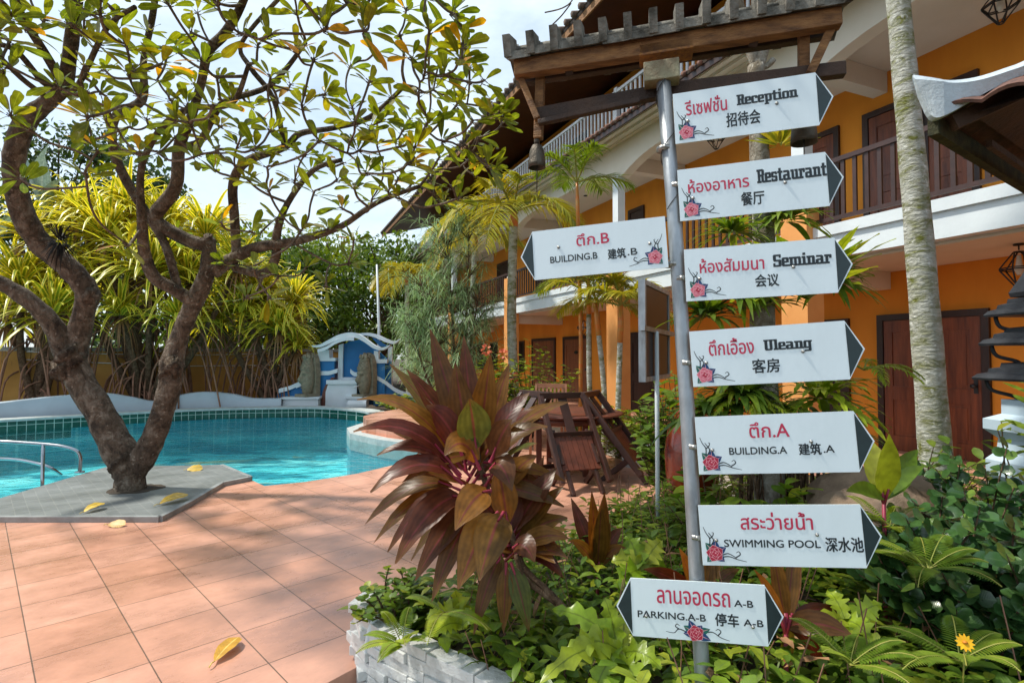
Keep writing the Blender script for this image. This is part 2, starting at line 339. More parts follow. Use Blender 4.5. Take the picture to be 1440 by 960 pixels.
M['cord'] = leafmat('cordyline_leaf', [(.08, .018, .012), (.095, .03, .013), (.105, .05, .014), (.13, .07, .014), (.22, .1, .018), (.09, .11, .022)], .3, .33, rib=(.17, .035, .04), tip=(.16, .09, .03), stripe=.12, tcol=(2.4, 1.3, .5), spec=.28, pos=[0, .25, .5, .7, .88, .97])
M['palm'] = leafmat('palm_leaf', [(.09, .16, .016), (.15, .22, .02), (.26, .27, .025)], .28, .35, tcol=(2, 1.9, .6))
M['palmy'] = leafmat('yellow_palm_leaf', [(.18, .23, .024), (.31, .32, .03), (.45, .38, .035)], .3, .38, tcol=(1.7, 1.5, .5))
M['feather'] = leafmat('feathery_needles', [(.2, .31, .15), (.28, .39, .21), (.36, .46, .27)], .3, .6, tcol=(1.5, 1.6, 1.0))
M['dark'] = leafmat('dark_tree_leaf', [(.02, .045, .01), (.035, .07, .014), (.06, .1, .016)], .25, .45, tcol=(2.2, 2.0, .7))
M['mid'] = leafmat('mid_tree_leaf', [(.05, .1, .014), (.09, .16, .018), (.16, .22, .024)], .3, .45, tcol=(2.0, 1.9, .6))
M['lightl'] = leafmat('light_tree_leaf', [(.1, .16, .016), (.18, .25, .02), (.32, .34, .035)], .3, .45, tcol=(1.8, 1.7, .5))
M['lime'] = leafmat('lime_fern_leaf', [(.17, .28, .014), (.25, .34, .02), (.36, .4, .035)], .3, .32, rib=(.1, .14, .01), tcol=(1.7, 1.6, .4))
M['fern'] = leafmat('sword_fern_leaf', [(.08, .15, .016), (.13, .21, .02), (.22, .27, .028)], .3, .45, tcol=(1.9, 1.8, .6))
M['cover'] = leafmat('ground_cover_leaf', [(.06, .12, .014), (.1, .18, .018), (.17, .25, .022), (.34, .36, .03)], .3, .36, rib=(.13, .19, .04), tcol=(1.8, 1.8, .6))
M['carissa'] = leafmat('round_glossy_leaf', [(.025, .07, .022), (.04, .1, .028), (.06, .13, .034), (.14, .22, .04)], .15, .2, rib=(.06, .12, .04), spec=.6, tcol=(1.6, 1.7, .7), pos=[0, .4, .8, .97])
M['brownleaf'] = leafmat('dried_brown_leaf', [(.22, .11, .05), (.3, .16, .08), (.36, .2, .1)], .15, .6, tcol=(1.3, 1, .7))
M['petal'] = leafmat('yellow_petal', [(.85, .42, .01), (.8, .48, .01)], .2, .5, tcol=(1.2, 1, .5))
M['pinkpetal'] = leafmat('coral_petal', [(.7, .17, .1), (.75, .25, .15)], .2, .5, tcol=(1.2, 1, .8))
# ================================================================== SETTING
TA = (-.6965, .7176, 0); TB = (.7176, .6965, 0)
M['terra'] = tilemat('terracotta_tiles', (.6, .315, .225), (.5, .245, .16), (.15, .09, .06), .415, .415, .0035, TB, TA, .647, 3.215, .3, .3, var=3.6, nsc=1.6)
M['deck'] = tilemat('grey_deck_tiles', (.2, .215, .215), (.165, .18, .18), (.25, .26, .25), .1, .1, .003, TB, TA, 0, 0, .42, .3, var=3.2, nsc=1.4)
M['poolfloor_plain'] = tilemat('turquoise_pool_tiles', (.14, .8, .86), (.11, .74, .82), (.4, .82, .85), .2, .2, .004, (1, 0, 0), (0, 1, 0), var=1.5, nsc=.5, rough=.4)
M['poolwall'] = tilemat('pool_wall_tiles', (.03, .36, .45), (.025, .3, .4), (.2, .5, .55), .2, .2, .006, (.8, -.6, 0), (0, 0, 1), var=2)
M['band'] = tilemat('dark_green_tiles', (.004, .06, .045), (.006, .085, .06), (.42, .5, .46), .15, .2, .007, (.86, .5, 0), (0, 0, 1), 0, .015, .25, .1, var=2, nsc=3)
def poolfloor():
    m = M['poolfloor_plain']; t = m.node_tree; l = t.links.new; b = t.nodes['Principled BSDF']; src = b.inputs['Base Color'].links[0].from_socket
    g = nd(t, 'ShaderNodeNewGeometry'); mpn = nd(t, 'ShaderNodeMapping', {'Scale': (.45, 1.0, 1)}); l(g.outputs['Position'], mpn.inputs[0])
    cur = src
    for seed, c, p0, p1, sc2 in ((3, (.012, .27, .37), .5, .55, 1.0), (11, (.5, .44, .2), .6, .63, .85), (23, (.3, .9, .92), .58, .66, 1.3)):  # blotches painted into the floor colour to imitate broken reflections and refracted light
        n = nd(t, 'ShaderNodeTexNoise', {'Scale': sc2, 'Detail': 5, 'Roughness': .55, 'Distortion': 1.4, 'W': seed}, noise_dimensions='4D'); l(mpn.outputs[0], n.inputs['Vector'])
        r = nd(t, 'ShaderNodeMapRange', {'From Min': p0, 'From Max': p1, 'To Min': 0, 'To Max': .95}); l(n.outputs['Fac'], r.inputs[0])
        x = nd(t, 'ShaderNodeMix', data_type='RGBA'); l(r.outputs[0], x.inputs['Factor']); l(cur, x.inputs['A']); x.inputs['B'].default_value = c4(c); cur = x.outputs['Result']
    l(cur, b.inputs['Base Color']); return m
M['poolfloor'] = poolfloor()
def gravelmat():
    m, t, b, o = newmat('pale_gravel'); l = t.links.new; b.inputs['Roughness'].default_value = .9
    co = nd(t, 'ShaderNodeTexCoord'); v = nd(t, 'ShaderNodeTexVoronoi', {'Scale': 34}); l(co.outputs['Object'], v.inputs['Vector'])
    r = nd(t, 'ShaderNodeValToRGB'); e = r.color_ramp.elements; e[0].color = (.1, .08, .06, 1); e[1].color = (.6, .56, .5, 1); e.new(.5).color = (.36, .31, .25, 1)
    s = nd(t, 'ShaderNodeSeparateColor'); l(v.outputs['Color'], s.inputs[0]); l(s.outputs[0], r.inputs[0]); l(r.outputs[0], b.inputs['Base Color'])
    bp = nd(t, 'ShaderNodeBump', {'Strength': 1, 'Distance': .02}, invert=True); l(v.outputs['Distance'], bp.inputs['Height']); l(bp.outputs[0], b.inputs['Normal'])
    return m
M['gravel'] = gravelmat()
def watermat():
    m, t, b, o = newmat('pool_water'); l = t.links.new; t.nodes.remove(b)
    co = nd(t, 'ShaderNodeTexCoord'); mpn = nd(t, 'ShaderNodeMapping', {'Scale': (1, 1.6, 1)}); l(co.outputs['Object'], mpn.inputs[0])
    n = nd(t, 'ShaderNodeTexNoise', {'Scale': 3.4, 'Detail': 4, 'Roughness': .5, 'Distortion': .9}); l(mpn.outputs[0], n.inputs['Vector'])
    bp = nd(t, 'ShaderNodeBump', {'Strength': .6, 'Distance': .07}); l(n.outputs['Fac'], bp.inputs['Height'])
    tp = nd(t, 'ShaderNodeBsdfRefraction', {'Color': (.72, .97, 1, 1), 'IOR': 1.2, 'Roughness': 0}); l(bp.outputs[0], tp.inputs['Normal'])
    tq = nd(t, 'ShaderNodeBsdfTransparent', {'Color': (.86, .99, 1, 1)})
    ma = nd(t, 'ShaderNodeMixShader', {'Fac': .88}); l(tp.outputs[0], ma.inputs[1]); l(tq.outputs[0], ma.inputs[2])
    gl = nd(t, 'ShaderNodeBsdfGlossy', {'Roughness': .03}); l(bp.outputs[0], gl.inputs['Normal'])
    fr = nd(t, 'ShaderNodeFresnel', {'IOR': 1.13}); l(bp.outputs[0], fr.inputs['Normal'])
    ms = nd(t, 'ShaderNodeMixShader'); l(fr.outputs[0], ms.inputs[0]); l(ma.outputs[0], ms.inputs[1]); l(gl.outputs[0], ms.inputs[2]); l(ms.outputs[0], o.inputs['Surface'])
    return m
M['water'] = watermat()
def g2(px, py, z=0): p = gp(px, py, z); return (p.x, p.y)
POOL = [(-13, 4.6)] + [g2(0, 702), g2(150, 660), g2(310, 657), g2(348, 672), g2(372, 683), g2(430, 677), g2(500, 666), g2(560, 652)] + \
       [(-.85, 8.95), (-1.55, 9.3), (-2.4, 9.95), (-3.1, 10.7), (-3.4, 11.5), (-3.3, 12.4), (-3.4, 13.3)] + \
       [(-3.9, 13.9), (-5.1, 14.6), (-6.1, 14.55), (-7.6, 14.2), (-8.9, 13.4), (-9.9, 12.5), (-10.8, 11.7), (-14, 9)]
TERR = [(-13, .2), (-13, 4.6)] + POOL[1:16] + [(-2.5, 15.2), (-.6, 14.6), (.6, 11.5), (1.38, 8.6), (1.75, 7.5), (1.9, 6.7), (1.35, 5.4), (.96, 4.68), (.3, 3.9), (-.2, 3.3), (-.7, 2.78), (-.93, 2.48), (-1.6, 1.6), (-2.4, .2)]
m = MB()
outer = [(-150, -60), (150, -60), (150, 260), (-150, 260)]
tri = tessellate_polygon([[Vector((x, y, 0)) for x, y in outer], [Vector((x, y, 0)) for x, y in POOL]])
m.add([Vector((x, y, -.11)) for x, y in outer + POOL], tri)
struct(m, 'ground', M['soil'])
m = MB(); m.slab(TERR, -.1, 0); struct(m, 'terrace', M['terra'])
m = MB(); m.slab([(-2.2, .5), (-1.6, 1.6), (-.93, 2.48), (-.7, 2.78), (-.2, 2.9), (.4, 1.8), (.6, .5)], -.108, -.085); struct(m, 'gravel_strip', M['gravel'])
m = MB(); m.slab([(1.9, 6.72), (1.36, 5.42), (1.8, 5.2), (2.5, 6.2), (2.9, 7.6), (2.2, 9.6), (.7, 11.6), (1.4, 8.62), (1.77, 7.52)], -.108, -.04); struct(m, 'gravel_path', M['gravel'])
# pool shell
m = MB(); n = len(POOL)
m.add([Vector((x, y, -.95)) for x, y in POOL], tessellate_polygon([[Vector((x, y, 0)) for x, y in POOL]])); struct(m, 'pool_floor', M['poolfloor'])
m = MB()
for i in range(n):
    a = POOL[i]; b = POOL[(i + 1) % n]
    m.add([(a[0], a[1], -1.35), (b[0], b[1], -1.35), (b[0], b[1], -.12), (a[0], a[1], -.12)], [(0, 1, 2, 3)])
struct(m, 'pool_wall', M['poolwall'])
m = MB(); m.add([Vector((x, y, -.1)) for x, y in POOL], tessellate_polygon([[Vector((x, y, 0)) for x, y in POOL]])); struct(m, 'pool_water', M['water'])
# tiled band + coping around far edge
def strip(path, z0, z1, w0, w1):
    m = MB(); N = len(path); P = [Vector((x, y, 0)) for x, y in path]; nn = []
    for i in range(N):
        d = (P[min(i + 1, N - 1)] - P[max(i - 1, 0)]).normalized(); nn.append(Vector((d.y, -d.x, 0)))
    rows = []
    for i in range(N):
        a = P[i] + nn[i] * w0; b = P[i] + nn[i] * w1
        rows.append([a + Z * z0, b + Z * z0, b + Z * z1, a + Z * z1, a + Z * z0])
    m.grid(rows); m.add(rows[0][:4], [(0, 1, 2, 3)]); m.add(rows[-1][:4], [(3, 2, 1, 0)]); return m
FAR = [(p.x, p.y) for p in crv([Vector((x, y, 0)) for x, y in POOL[15:]], 5)]
struct(strip(FAR, -.33, .1, .0, .12), 'pool_tile_band', M['band'])
struct(strip(FAR, .103, .15, -.03, .42), 'pool_coping', M['coping'])
PEN = POOL[9:16]
struct(strip(PEN, -.3, .012, -.012, .22), 'step_coping', M['coping'])
NEAR = POOL[4:10]
# raised terracotta step on the far right of the pool
m = MB(); m.slab([(-1.5, 9.75), (-2.25, 10.25), (-2.85, 10.9), (-3.1, 11.6), (-3.0, 12.4), (-2.6, 13.4), (-1.6, 13), (-.9, 11.4)], .004, .24); struct(m, 'raised_step', M['terra'])
# the grey deck round the frangipani
DK = [g2(x, y, .045) for x, y in [(-420, 726), (225, 726), (268, 704), (312, 678), (352, 670), (311, 653), (150, 656), (0, 700), (-420, 790)]]
DK[0] = (-9.5, DK[1][1] - .02); DK = DK[:8] + [(-9.5, DK[0][1] + .25)]
m = MB(); m.slab(DK, .004, .045); o = struct(m, 'tree_deck', [M['deck']])
m = MB(); M['deckedge'] = mat('deck_edge_tiles', (.3, .32, .32), (.2, .21, .21), 6, .5, .15)
for k in range(5): m.bar(Vector((*DK[k], .024)), Vector((*DK[k + 1], .024)), .05, .051)
struct(m, 'deck_edge', M['deckedge'])
TB_ = at(185, 690, 6.1)
m = MB(); m.slab([(TB_.x + .03 + (.27 + .03 * math.sin(3 * a) + U(-.02, .02)) * math.cos(a), TB_.y + (.25 + .03 * math.cos(2 * a) + U(-.02, .02)) * math.sin(a)) for a in [k * 6.283 / 26 for k in range(26)]], .03, .049); struct(m, 'tree_pit_soil', M['soil'])

# ================================================================== white wave wall, boundary wall
def wall_path(name, pts, thick, mts, label, cat, base=-.1, cap=None):
    """pts: (x, y, top)"""
    P = crv([Vector(p) for p in pts], 8); m = MB(); rows = []
    for i, p in enumerate(P):
        d = (P[min(i + 1, len(P) - 1)] - P[max(i - 1, 0)]); d.z = 0; d.normalize(); nn = Vector((-d.y, d.x, 0)) * thick
        a = Vector((p.x, p.y, base)); t = Vector((p.x, p.y, p.z))
        rows.append([a, t - nn * 0.02, t + Z * .02 + nn * .25, t + Z * .02 + nn * .75, t + nn, a + nn])
    m.smooth = True; m.grid(rows); m.add(rows[0], [(0, 1, 2, 3, 4, 5)]); m.add(rows[-1], [(5, 4, 3, 2, 1, 0)])
    o = m.build(name, mts); tag(o, label, cat); return o
wv = []
for px, py in [(-150, 575), (-60, 573), (0, 567), (70, 559), (145, 554), (185, 559), (218, 565), (250, 557), (288, 552), (325, 555), (355, 561), (395, 561)]:
    ks = [(-300, 9.2), (0, 12.2), (100, 13.0), (200, 13.9), (300, 14.75), (400, 15.1)]
    for (a, ya), (b, yb) in zip(ks, ks[1:]):
        if a <= px <= b: Y = ya + (yb - ya) * (px - a) / (b - a)
    p = at(px, py, Y); wv.append((p.x, p.y, p.z))
wall_path('wave_wall', wv, .3, M['wave'], 'low pale wall with a wavy top along the far pool edge', 'wall', base=.0)
bt = thing('boundary_wall', (-10, 16, 0), 'ochre boundary wall behind the pool with grey coping', 'wall')
def bw(mb, pts, z0, z1, th, ex=0):
    for a, b in zip(pts, pts[1:]):
        mb.bar(Vector((a[0], a[1], (z0 + z1) / 2)), Vector((b[0], b[1], (z0 + z1) / 2)), th, z1 - z0)
BWP = [(-18, 11.2), (-12.3, 14.2), (-7.0, 18.2), (-5.3, 18.6)]
m = MB(); bw(m, BWP, -.1, 1.62, .16); m.build('wall_face', M['bound'], bt)
m = MB(); bw(m, BWP, 1.623, 1.72, .24); m.build('coping', M['boundcap'], bt)
m = MB()
for x, y in [(-9.75, 16.1), (-7.05, 18.1)]: m.box((x, y - .05, .84), .26, .26, 1.8)
m.build('pillar', M['bound'], bt)
m = MB()
for k, dz in enumerate((1.3, 1.5)):
    a = Vector((-12.3, 14.05, dz + .1)); b = Vector((-7.0, 18.0, dz - .1 + .2 * k)); m.tube([a, (a + b) / 2 - Z * .1, b], .012, 5)
m.build('cable', M['white'], bt)

# ================================================================== HOTEL BUILDING
BO = Vector((4.36, 7.07, 0)); BD = Vector((-.3956, .9184, 0)); BN = Vector((.9184, .3956, 0))
def B(t, o, z): return BO + BD * t + BN * o + Z * z
def bx(m, t0, t1, o0, o1, z0, z1): m.box(B((t0 + t1) / 2, (o0 + o1) / 2, (z0 + z1) / 2), abs(t1 - t0), abs(o1 - o0), z1 - z0, BD, BN, Z)
def tof(px, o):
    k = (px - 720) / FPX; q = BO + BN * o
    return (q.x - k * q.y) / (k * BD.y - BD.x)
WO = 1.75; T0, T1 = -9.0, 27.0
bl = thing('hotel_building', B(6, 1, 0), 'orange three storey hotel with arched balconies and dark tiled roof', 'building')
M['rooft'] = tilemat('dark_roof_tiles', (.13, .085, .06), (.09, .06, .045), (.03, .02, .017), .25, .3, .03, tuple(BD), tuple(BN), var=4, rough=.8, bump=.8, dist=.05, offset=.5)
m = MB(); bx(m, T0, T1, WO, 9, -.1, 5.9); m.build('wall', M['orange'], bl)
m = MB(); bx(m, T0, T1 - .02, WO + .1, 8.9, 5.9, 9.0); m.build('upper_wall', M['orange'], bl)
m = MB(); bx(m, T0, T1, -.15, WO, -.1, .1); m.build('veranda_floor', M['terra'], bl)
m = MB(); bx(m, T0, T1 + .05, 0, WO - .003, 2.8, 3.22); bx(m, T0, T1 + .05, -.04, .0, 3.1, 3.24); m.build('balcony_slab', M['white'], bl)
m = MB(); bx(m, T0, T1, .18, WO - .005, 2.76, 2.797); bx(m, T0, T1, .26, WO - .005, 5.82, 5.9); m.build('ceiling', M['cream'], bl)
cols_t = [-4.0, tof(1122, -.1), tof(864, -.1), tof(715, -.1), tof(634, -.1), tof(583, -.1)]
for t in cols_t:
    m = MB(); bx(m, t - .11, t + .11, .1, WO - .005, 2.5, 2.757); m.build('ceiling_beam', M['cream'], bl)
    m = MB(); bx(m, t - .11, t + .11, .28, WO - .005, 5.5, 5.817); m.build('ceiling_beam', M['cream'], bl)
for t in cols_t:
    m = MB(); bx(m, t - .21, t + .21, -.16, .16, -.1, 3.9); bx(m, t - .24, t + .24, -.19, .19, 0, .16); m.build('column', M['peach'], bl)
    m = MB(); bx(m, t - .1, t + .1, -.06, .12, 3.9, 5.36); bx(m, t - .13, t + .13, -.09, .15, 3.9, 3.97); m.build('upper_column', M['white'], bl)
# arched beam under third floor
ts = [T0] + cols_t + [T1]
m = MB()
for a, b in zip(ts, ts[1:]):
    poly = [(a, 6.05)]
    bot = []
    for k in range(21):
        s = k / 20; x = a + (b - a) * s
        e = min(s, 1 - s) * (b - a)
        z = 5.3 if e < .12 else 5.62 - .3 * max(0, 1 - (e - .12) / 1.5) ** 2.2
        bot.append((x, z))
    m.prism(poly + bot + [(b, 6.05)], BO, BD, Z, BN, .0, .22)
m.build('arched_beam', M['cream'], bl)
m = MB()
bx(m, T0, T1 + .1, -.08, WO, 6.053, 6.25)
for k in range(3): bx(m, T0, T1 + .1, -.2 - .12 * k, -.08, 6.08 + .055 * k, 6.13 + .055 * k)
m.build('moulding', M['cream'], bl)
# skirt roof at third floor
def sloped(m, o0, z0, o1, z1, th, t0=T0, t1=T1):
    s = Vector(B(0, o1, z1) - B(0, o0, z0)); u = s.normalized(); nn = BD.cross(u).normalized()
    if nn.z < 0: nn = -nn
    c = (B((t0 + t1) / 2, o0, z0) + B((t0 + t1) / 2, o1, z1)) / 2
    m.box(c, abs(t1 - t0), s.length, th, BD, u, nn)
m = MB(); sloped(m, -.62, 6.13, -.02, 6.36, .05)
m.build('skirt_roof', M['rooft'], bl)
m = MB(); k = T0
while k < T1:
    m.tube([B(k, -.66, 6.125), B(k, -.02, 6.385)], .045, 6); k += .19
m.build('skirt_tile', M['redtile'], bl)
m = MB(); bx(m, T0, T1, -.6, -.56, 6.0, 6.1); m.build('skirt_fascia', M['darkwood'], bl)
# railings
def railing(name, t0, t1, o, zb, zt, mt, step, wd, dp=.03):
    m = MB(); bx(m, t0, t1, o - .035, o + .035, zt - .06, zt); bx(m, t0, t1, o - .02, o + .02, zb, zb + .05)
    k = t0 + step / 2
    while k < t1: bx(m, k - wd / 2, k + wd / 2, o - dp / 2, o + dp / 2, zb + .05, zt - .06); k += step
    return m.build(name, mt, bl)
for a, b in zip(ts, ts[1:]):
    railing('balcony_railing', a + .22, b - .22, .04, 3.3, 4.12, M['redrail'], .16, .05)
    railing('upper_railing', a + .05, b - .05, -.0, 6.42, 7.25, M['whiterail'], .155, .05)
    m = MB(); bx(m, b - .05, b + .05, -.05, .05, 6.36, 7.3); m.build('rail_post', M['whiterail'], bl)
# roof
def rz(o): return 8.42 + .27 * (o + 1.05)
m = MB(); sloped(m, -1.05, rz(-1.05), 4.8, rz(4.8), .06); m.build('soffit', M['soffit'], bl)
m = MB(); sloped(m, -1.12, rz(-1.12) + .1, 4.8, rz(4.8) + .1, .1, T0, T1 + .5); sloped(m, 4.8, rz(4.8) + .1, 10.2, rz(4.8) - 1.3, .1, T0, T1 + .5)
m.build('roof', M['rooft'], bl)
m = MB(); bx(m, T0, T1 + .5, -1.1, -1.06, rz(-1.05) - .12, rz(-1.05) + .08); m.build('roof_fascia', M['timber'], bl)
m = MB(); k = T0
while k < T1 + .4: m.tube([B(k, -1.2, rz(-1.2) + .16), B(k, 1.0, rz(1.0) + .19)], .07, 6); k += .3
m.build('eave_tile', M['rooftile'], bl)
for t in (tof(862, .9), tof(722, .9), tof(1010, .9)):
    m = MB(); m.lathe([(.05, -.04), (.06, -.01), (.05, .0)], B(t, .3, rz(.3) - .06), 10); m.build('soffit_light', M['white'], bl)
# gable end closing wall
m = MB(); m.prism([(WO, 8.9), (8.9, 8.9), (8.9, rz(3.6)), (4.8, rz(4.8)), (WO, rz(WO))], BO + BD * (T1 - .3), BN, Z, BD, 0, .2); m.build('gable', M['orange'], bl)
# doors and windows
def door(t0, t1, z0, z1, leaf_mat, leaves=1, handle=True):
    t0, t1 = min(t0, t1), max(t0, t1)
    m = MB(); f = .09
    bx(m, t0, t0 + f, WO - .05, WO + .03, z0, z1); bx(m, t1 - f, t1, WO - .05, WO + .03, z0, z1); bx(m, t0 + f, t1 - f, WO - .05, WO + .03, z1 - f, z1)
    fr = m.build('door_frame', M['darkwood'], bl)
    lw = (t1 - t0 - 2 * f) / leaves
    for i in range(leaves):
        a = t0 + f + i * lw; m = MB(); bx(m, a + .005, a + lw - .005, WO - .02, WO + .02, z0, z1 - f)
        d_ = m.build('door', leaf_mat, bl); m = MB(); s = .13
        bx(m, a + .01, a + s, WO - .035, WO - .021, z0, z1 - f - .01); bx(m, a + lw - s, a + lw - .01, WO - .035, WO - .021, z0, z1 - f - .01)
        for (za, zb) in ((z1 - f - .18, z1 - f - .01), (z0 + .75, z0 + .95), (z0 + .003, z0 + .22)): bx(m, a + s + .001, a + lw - s - .001, WO - .035, WO - .021, za, zb)
        bx(m, a + s + .05, a + lw - s - .05, WO - .028, WO - .0205, z0 + 1.0, z1 - f - .24); bx(m, a + s + .05, a + lw - s - .05, WO - .028, WO - .0205, z0 + .27, z0 + .7)
        m.build('door_panel', leaf_mat, d_)
        if leaf_mat is M['doorwood2']:
            m = MB(); m.prism([(.11 * math.cos(q * .5236), .055 * math.sin(q * .5236)) for q in range(12)], B(a + lw / 2, WO - .029, z0 + 1.5), BD, Z, BN, -.012, 0); m.build('door_plaque', M['black'], d_)
        if handle and i == 0:
            m = MB(); hp = B(a + .07, WO - .045, z0 + 1.0); m.tube([hp, hp - BN * .04], .022, 8); m.lathe([(.0, -.035), (.03, -.02), (.035, 0), (.03, .02), (0, .035)], hp - BN * .06, 10); bx(m, a + .045, a + .095, WO - .042, WO - .0355, z0 + .9, z0 + 1.1)
            m.build('handle', M['iron'], d_)
    return fr
def window(t0, t1, z0, z1):
    t0, t1 = min(t0, t1), max(t0, t1); f = .07; m = MB()
    bx(m, t0, t0 + f, WO - .04, WO + .02, z0, z1); bx(m, t1 - f, t1, WO - .04, WO + .02, z0, z1); bx(m, t0 + f, t1 - f, WO - .04, WO + .02, z1 - f, z1); bx(m, t0 + f, t1 - f, WO - .04, WO + .02, z0, z0 + f)
    bx(m, (t0 + t1) / 2 - .025, (t0 + t1) / 2 + .025, WO - .03, WO + .01, z0 + f, z1 - f)
    fr = m.build('window', M['darkwood'], bl); m = MB(); bx(m, t0 + f - .01, t1 - f + .01, WO - .012, WO + .02, z0 + f - .01, z1 - f + .01); m.build('pane', M['screen'], fr)
door(tof(1236, WO), tof(1394, WO), .1, 2.12, M['doorwood'], 1)
door(tof(793, WO), tof(832, WO), .1, 2.1, M['doorwood2']); door(tof(749, WO), tof(782, WO), .1, 2.1, M['doorwood2'])
door(tof(884, WO), tof(926, WO), .1, 2.1, M['darkwood']); door(tof(1110, WO), tof(1196, WO), .1, 2.1, M['darkwood'])
for a, b in ((727, 738), (672, 684), (659, 669), (690, 700)): window(tof(a, WO), tof(b, WO), .9, 2.05)
Z2 = 3.24
door(tof(1130, WO), tof(1186, WO), Z2, Z2 + 2.05, M['doorwood']); door(tof(1220, WO), tof(1262, WO) - .5, Z2, Z2 + 2.05, M['doorwood']); door(tof(1300, WO), tof(1386, WO), Z2, Z2 + 2.05, M['doorwood'])
door(tof(868, WO), tof(873, WO), Z2, Z2 + 2.05, M['darkwood']); door(tof(886, WO), tof(908, WO), Z2, Z2 + 2.05, M['darkwood']); door(tof(700, WO), tof(716, WO), Z2, Z2 + 2.05, M['darkwood']); door(tof(755, WO), tof(775, WO), Z2, Z2 + 2.05, M['darkwood'])
for t in (-1, 3.2, 6.5, 9.5, 13, 17, 21, 25): 
    m = MB(); bx(m, t, t + 1.3, WO + .06, WO + .12, 6.4, 8.3); m.build('upper_door', M['screen'], bl)
# cage lanterns hung from the ceilings
def lantern(p, zc, label):
    t = thing('cage_lantern', p, label, 'lantern', 'cage lanterns hanging in the verandas'); p = Vector(p)
    m = MB(); m.tube([Vector((p.x, p.y, zc)), p + Z * .26], .008, 5); m.lathe([(.05, -.02), (.05, 0)], (p.x, p.y, zc), 10); m.build('chain', M['iron'], t)
    m = MB(); rings = [[p + Z * h + Vector((r * math.cos(a + k * math.pi / 3), r * math.sin(a + k * math.pi / 3), 0)) for k in range(6)] for r, h, a in ((.05, .24, 0), (.17, .06, .5), (.17, .04, .5), (.03, -.16, 0))]
    for q in rings:
        for i in range(6): m.tube([q[i], q[(i + 1) % 6]], .008, 4)
    for q, r in zip(rings, rings[1:]):
        for i in range(6): m.tube([q[i], r[i]], .008, 4)
    m.build('cage', M['iron'], t); m = MB(); m.lathe([(.02, .2), (.03, .1), (.045, .04), (.02, -.02)], p, 10); m.build('bulb', M['cream'], t)
def lat(px, py, o, zc, label):
    t = tof(px, o); q = B(t, o, 0); p = at(px, py, q.y); lantern((q.x, q.y, p.z), zc, label)
lat(1418, 14, .9, 5.82, 'black cage lantern at the top right corner under the upper balcony ceiling')
lat(824, 262, .9, 5.82, 'cage lantern hanging in the upper arch beside the red stemmed palm')
lat(820, 463, .9, 2.76, 'cage lantern hanging over the ground floor doors behind the twin palms')
lat(1010, 198, .9, 5.82, 'cage lantern partly hidden between the reception and restaurant signs')
lat(1436, 384, .9, 2.76, 'cage lantern at the right edge just above the tiered lamp')
# ================================================================== FOUNTAIN PAVILION
FY = 16.0; S_ = FY / FPX / 6
FO = at(380 + 640 / 6, 500, FY); FO = Vector((FO.x, FY, 0)); FX = Vector((1, .12, 0)).normalized(); FN = Vector((.12, -1, 0)).normalized()
FZ0 = at(480, 430 + 850 / 6, FY).z
def fu(x, y): return ((x - 640) * S_, FZ0 + (850 - y) * S_)
def fpr(m, pts, d0, d1): m.prism([fu(*p) for p in pts], FO, FX, Z, -FN, -d1, -d0)   # d measured towards viewer
def arcpts(pts, n=6): return [(p.x, p.y) for p in crv([Vector((x, y, 0)) for x, y in pts], n)]
def band(m, pts, th, d0, d1, n=6, taper=False):
    a = arcpts(pts, n); N = len(a)
    lo = [(x, y + th * ((.25 + .75 * math.sin(math.pi * (i / (N - 1)))) if taper else 1)) for i, (x, y) in enumerate(a)]
    fpr(m, a + lo[::-1], d0, d1)
ft = thing('fountain_wall', FO, 'blue and white fountain wall with curved temple style roof at the far end of the pool', 'fountain')
m = MB(); fpr(m, [(600, 840), (600, 330), (660, 300), (745, 282), (800, 300), (860, 350), (1005, 480), (1005, 840)], -.5, -.2); fpr(m, [(415, 840), (415, 460), (550, 460), (550, 840)], -.45, .1); fpr(m, [(870, 840), (870, 480), (965, 480), (965, 840)], -.3, .12)
fpr(m, arcpts([(885, 600), (960, 640), (1050, 710), (1130, 748), (1220, 765)]) + [(1230, 850), (885, 850)], -.15, .05)
fpr(m, [(90, 850), (90, 712)] + arcpts([(105, 700), (190, 685), (250, 660), (300, 636)]) + [(415, 600), (415, 850)], -.15, .05)
fpr(m, [(830, 262), (880, 275), (940, 320), (985, 330), (985, 350), (900, 340)], -.7, -.55)
m.build('blue_wall', M['blue'], ft)
m = MB(); fpr(m, [(570, 625), (575, 330), (612, 318), (608, 625)], -.2, -.06); fpr(m, [(605, 625), (605, 604), (870, 604), (870, 625)], -.2, -.06)
fpr(m, [(415, 462), (420, 385), (508, 372), (512, 440), (560, 440), (560, 466), (405, 466)], -.4, .14); fpr(m, [(872, 484), (876, 380), (912, 384), (914, 452), (985, 452), (985, 484)], -.25, .16); fpr(m, [(960, 850), (975, 350), (1010, 340), (1012, 850)], -.6, -.42)
m.build('white_frame', M['white'], ft)
m = MB(); band(m, [(376, 336), (440, 330), (510, 292), (600, 245), (710, 228), (790, 262), (880, 330), (950, 352), (1008, 330)], 42, -.12, .3, taper=True); band(m, [(430, 368), (500, 345), (570, 300), (650, 272), (720, 272)], 26, .3, .36)
band(m, [(700, 232), (800, 222), (880, 236), (960, 272), (1030, 292), (1078, 268)], 36, -.8, -.42, taper=True)
m.build('curved_roof', M['white'], ft)
m = MB(); band(m, [(110, 694), (190, 672), (250, 645), (300, 620), (420, 556), (510, 548), (578, 528)], 34, .04, .14); band(m, [(682, 532), (720, 560), (800, 548), (880, 580), (960, 624), (1050, 692), (1130, 728), (1228, 742)], 34, .04, .14)
m.build('scroll_coping', M['white'], ft)
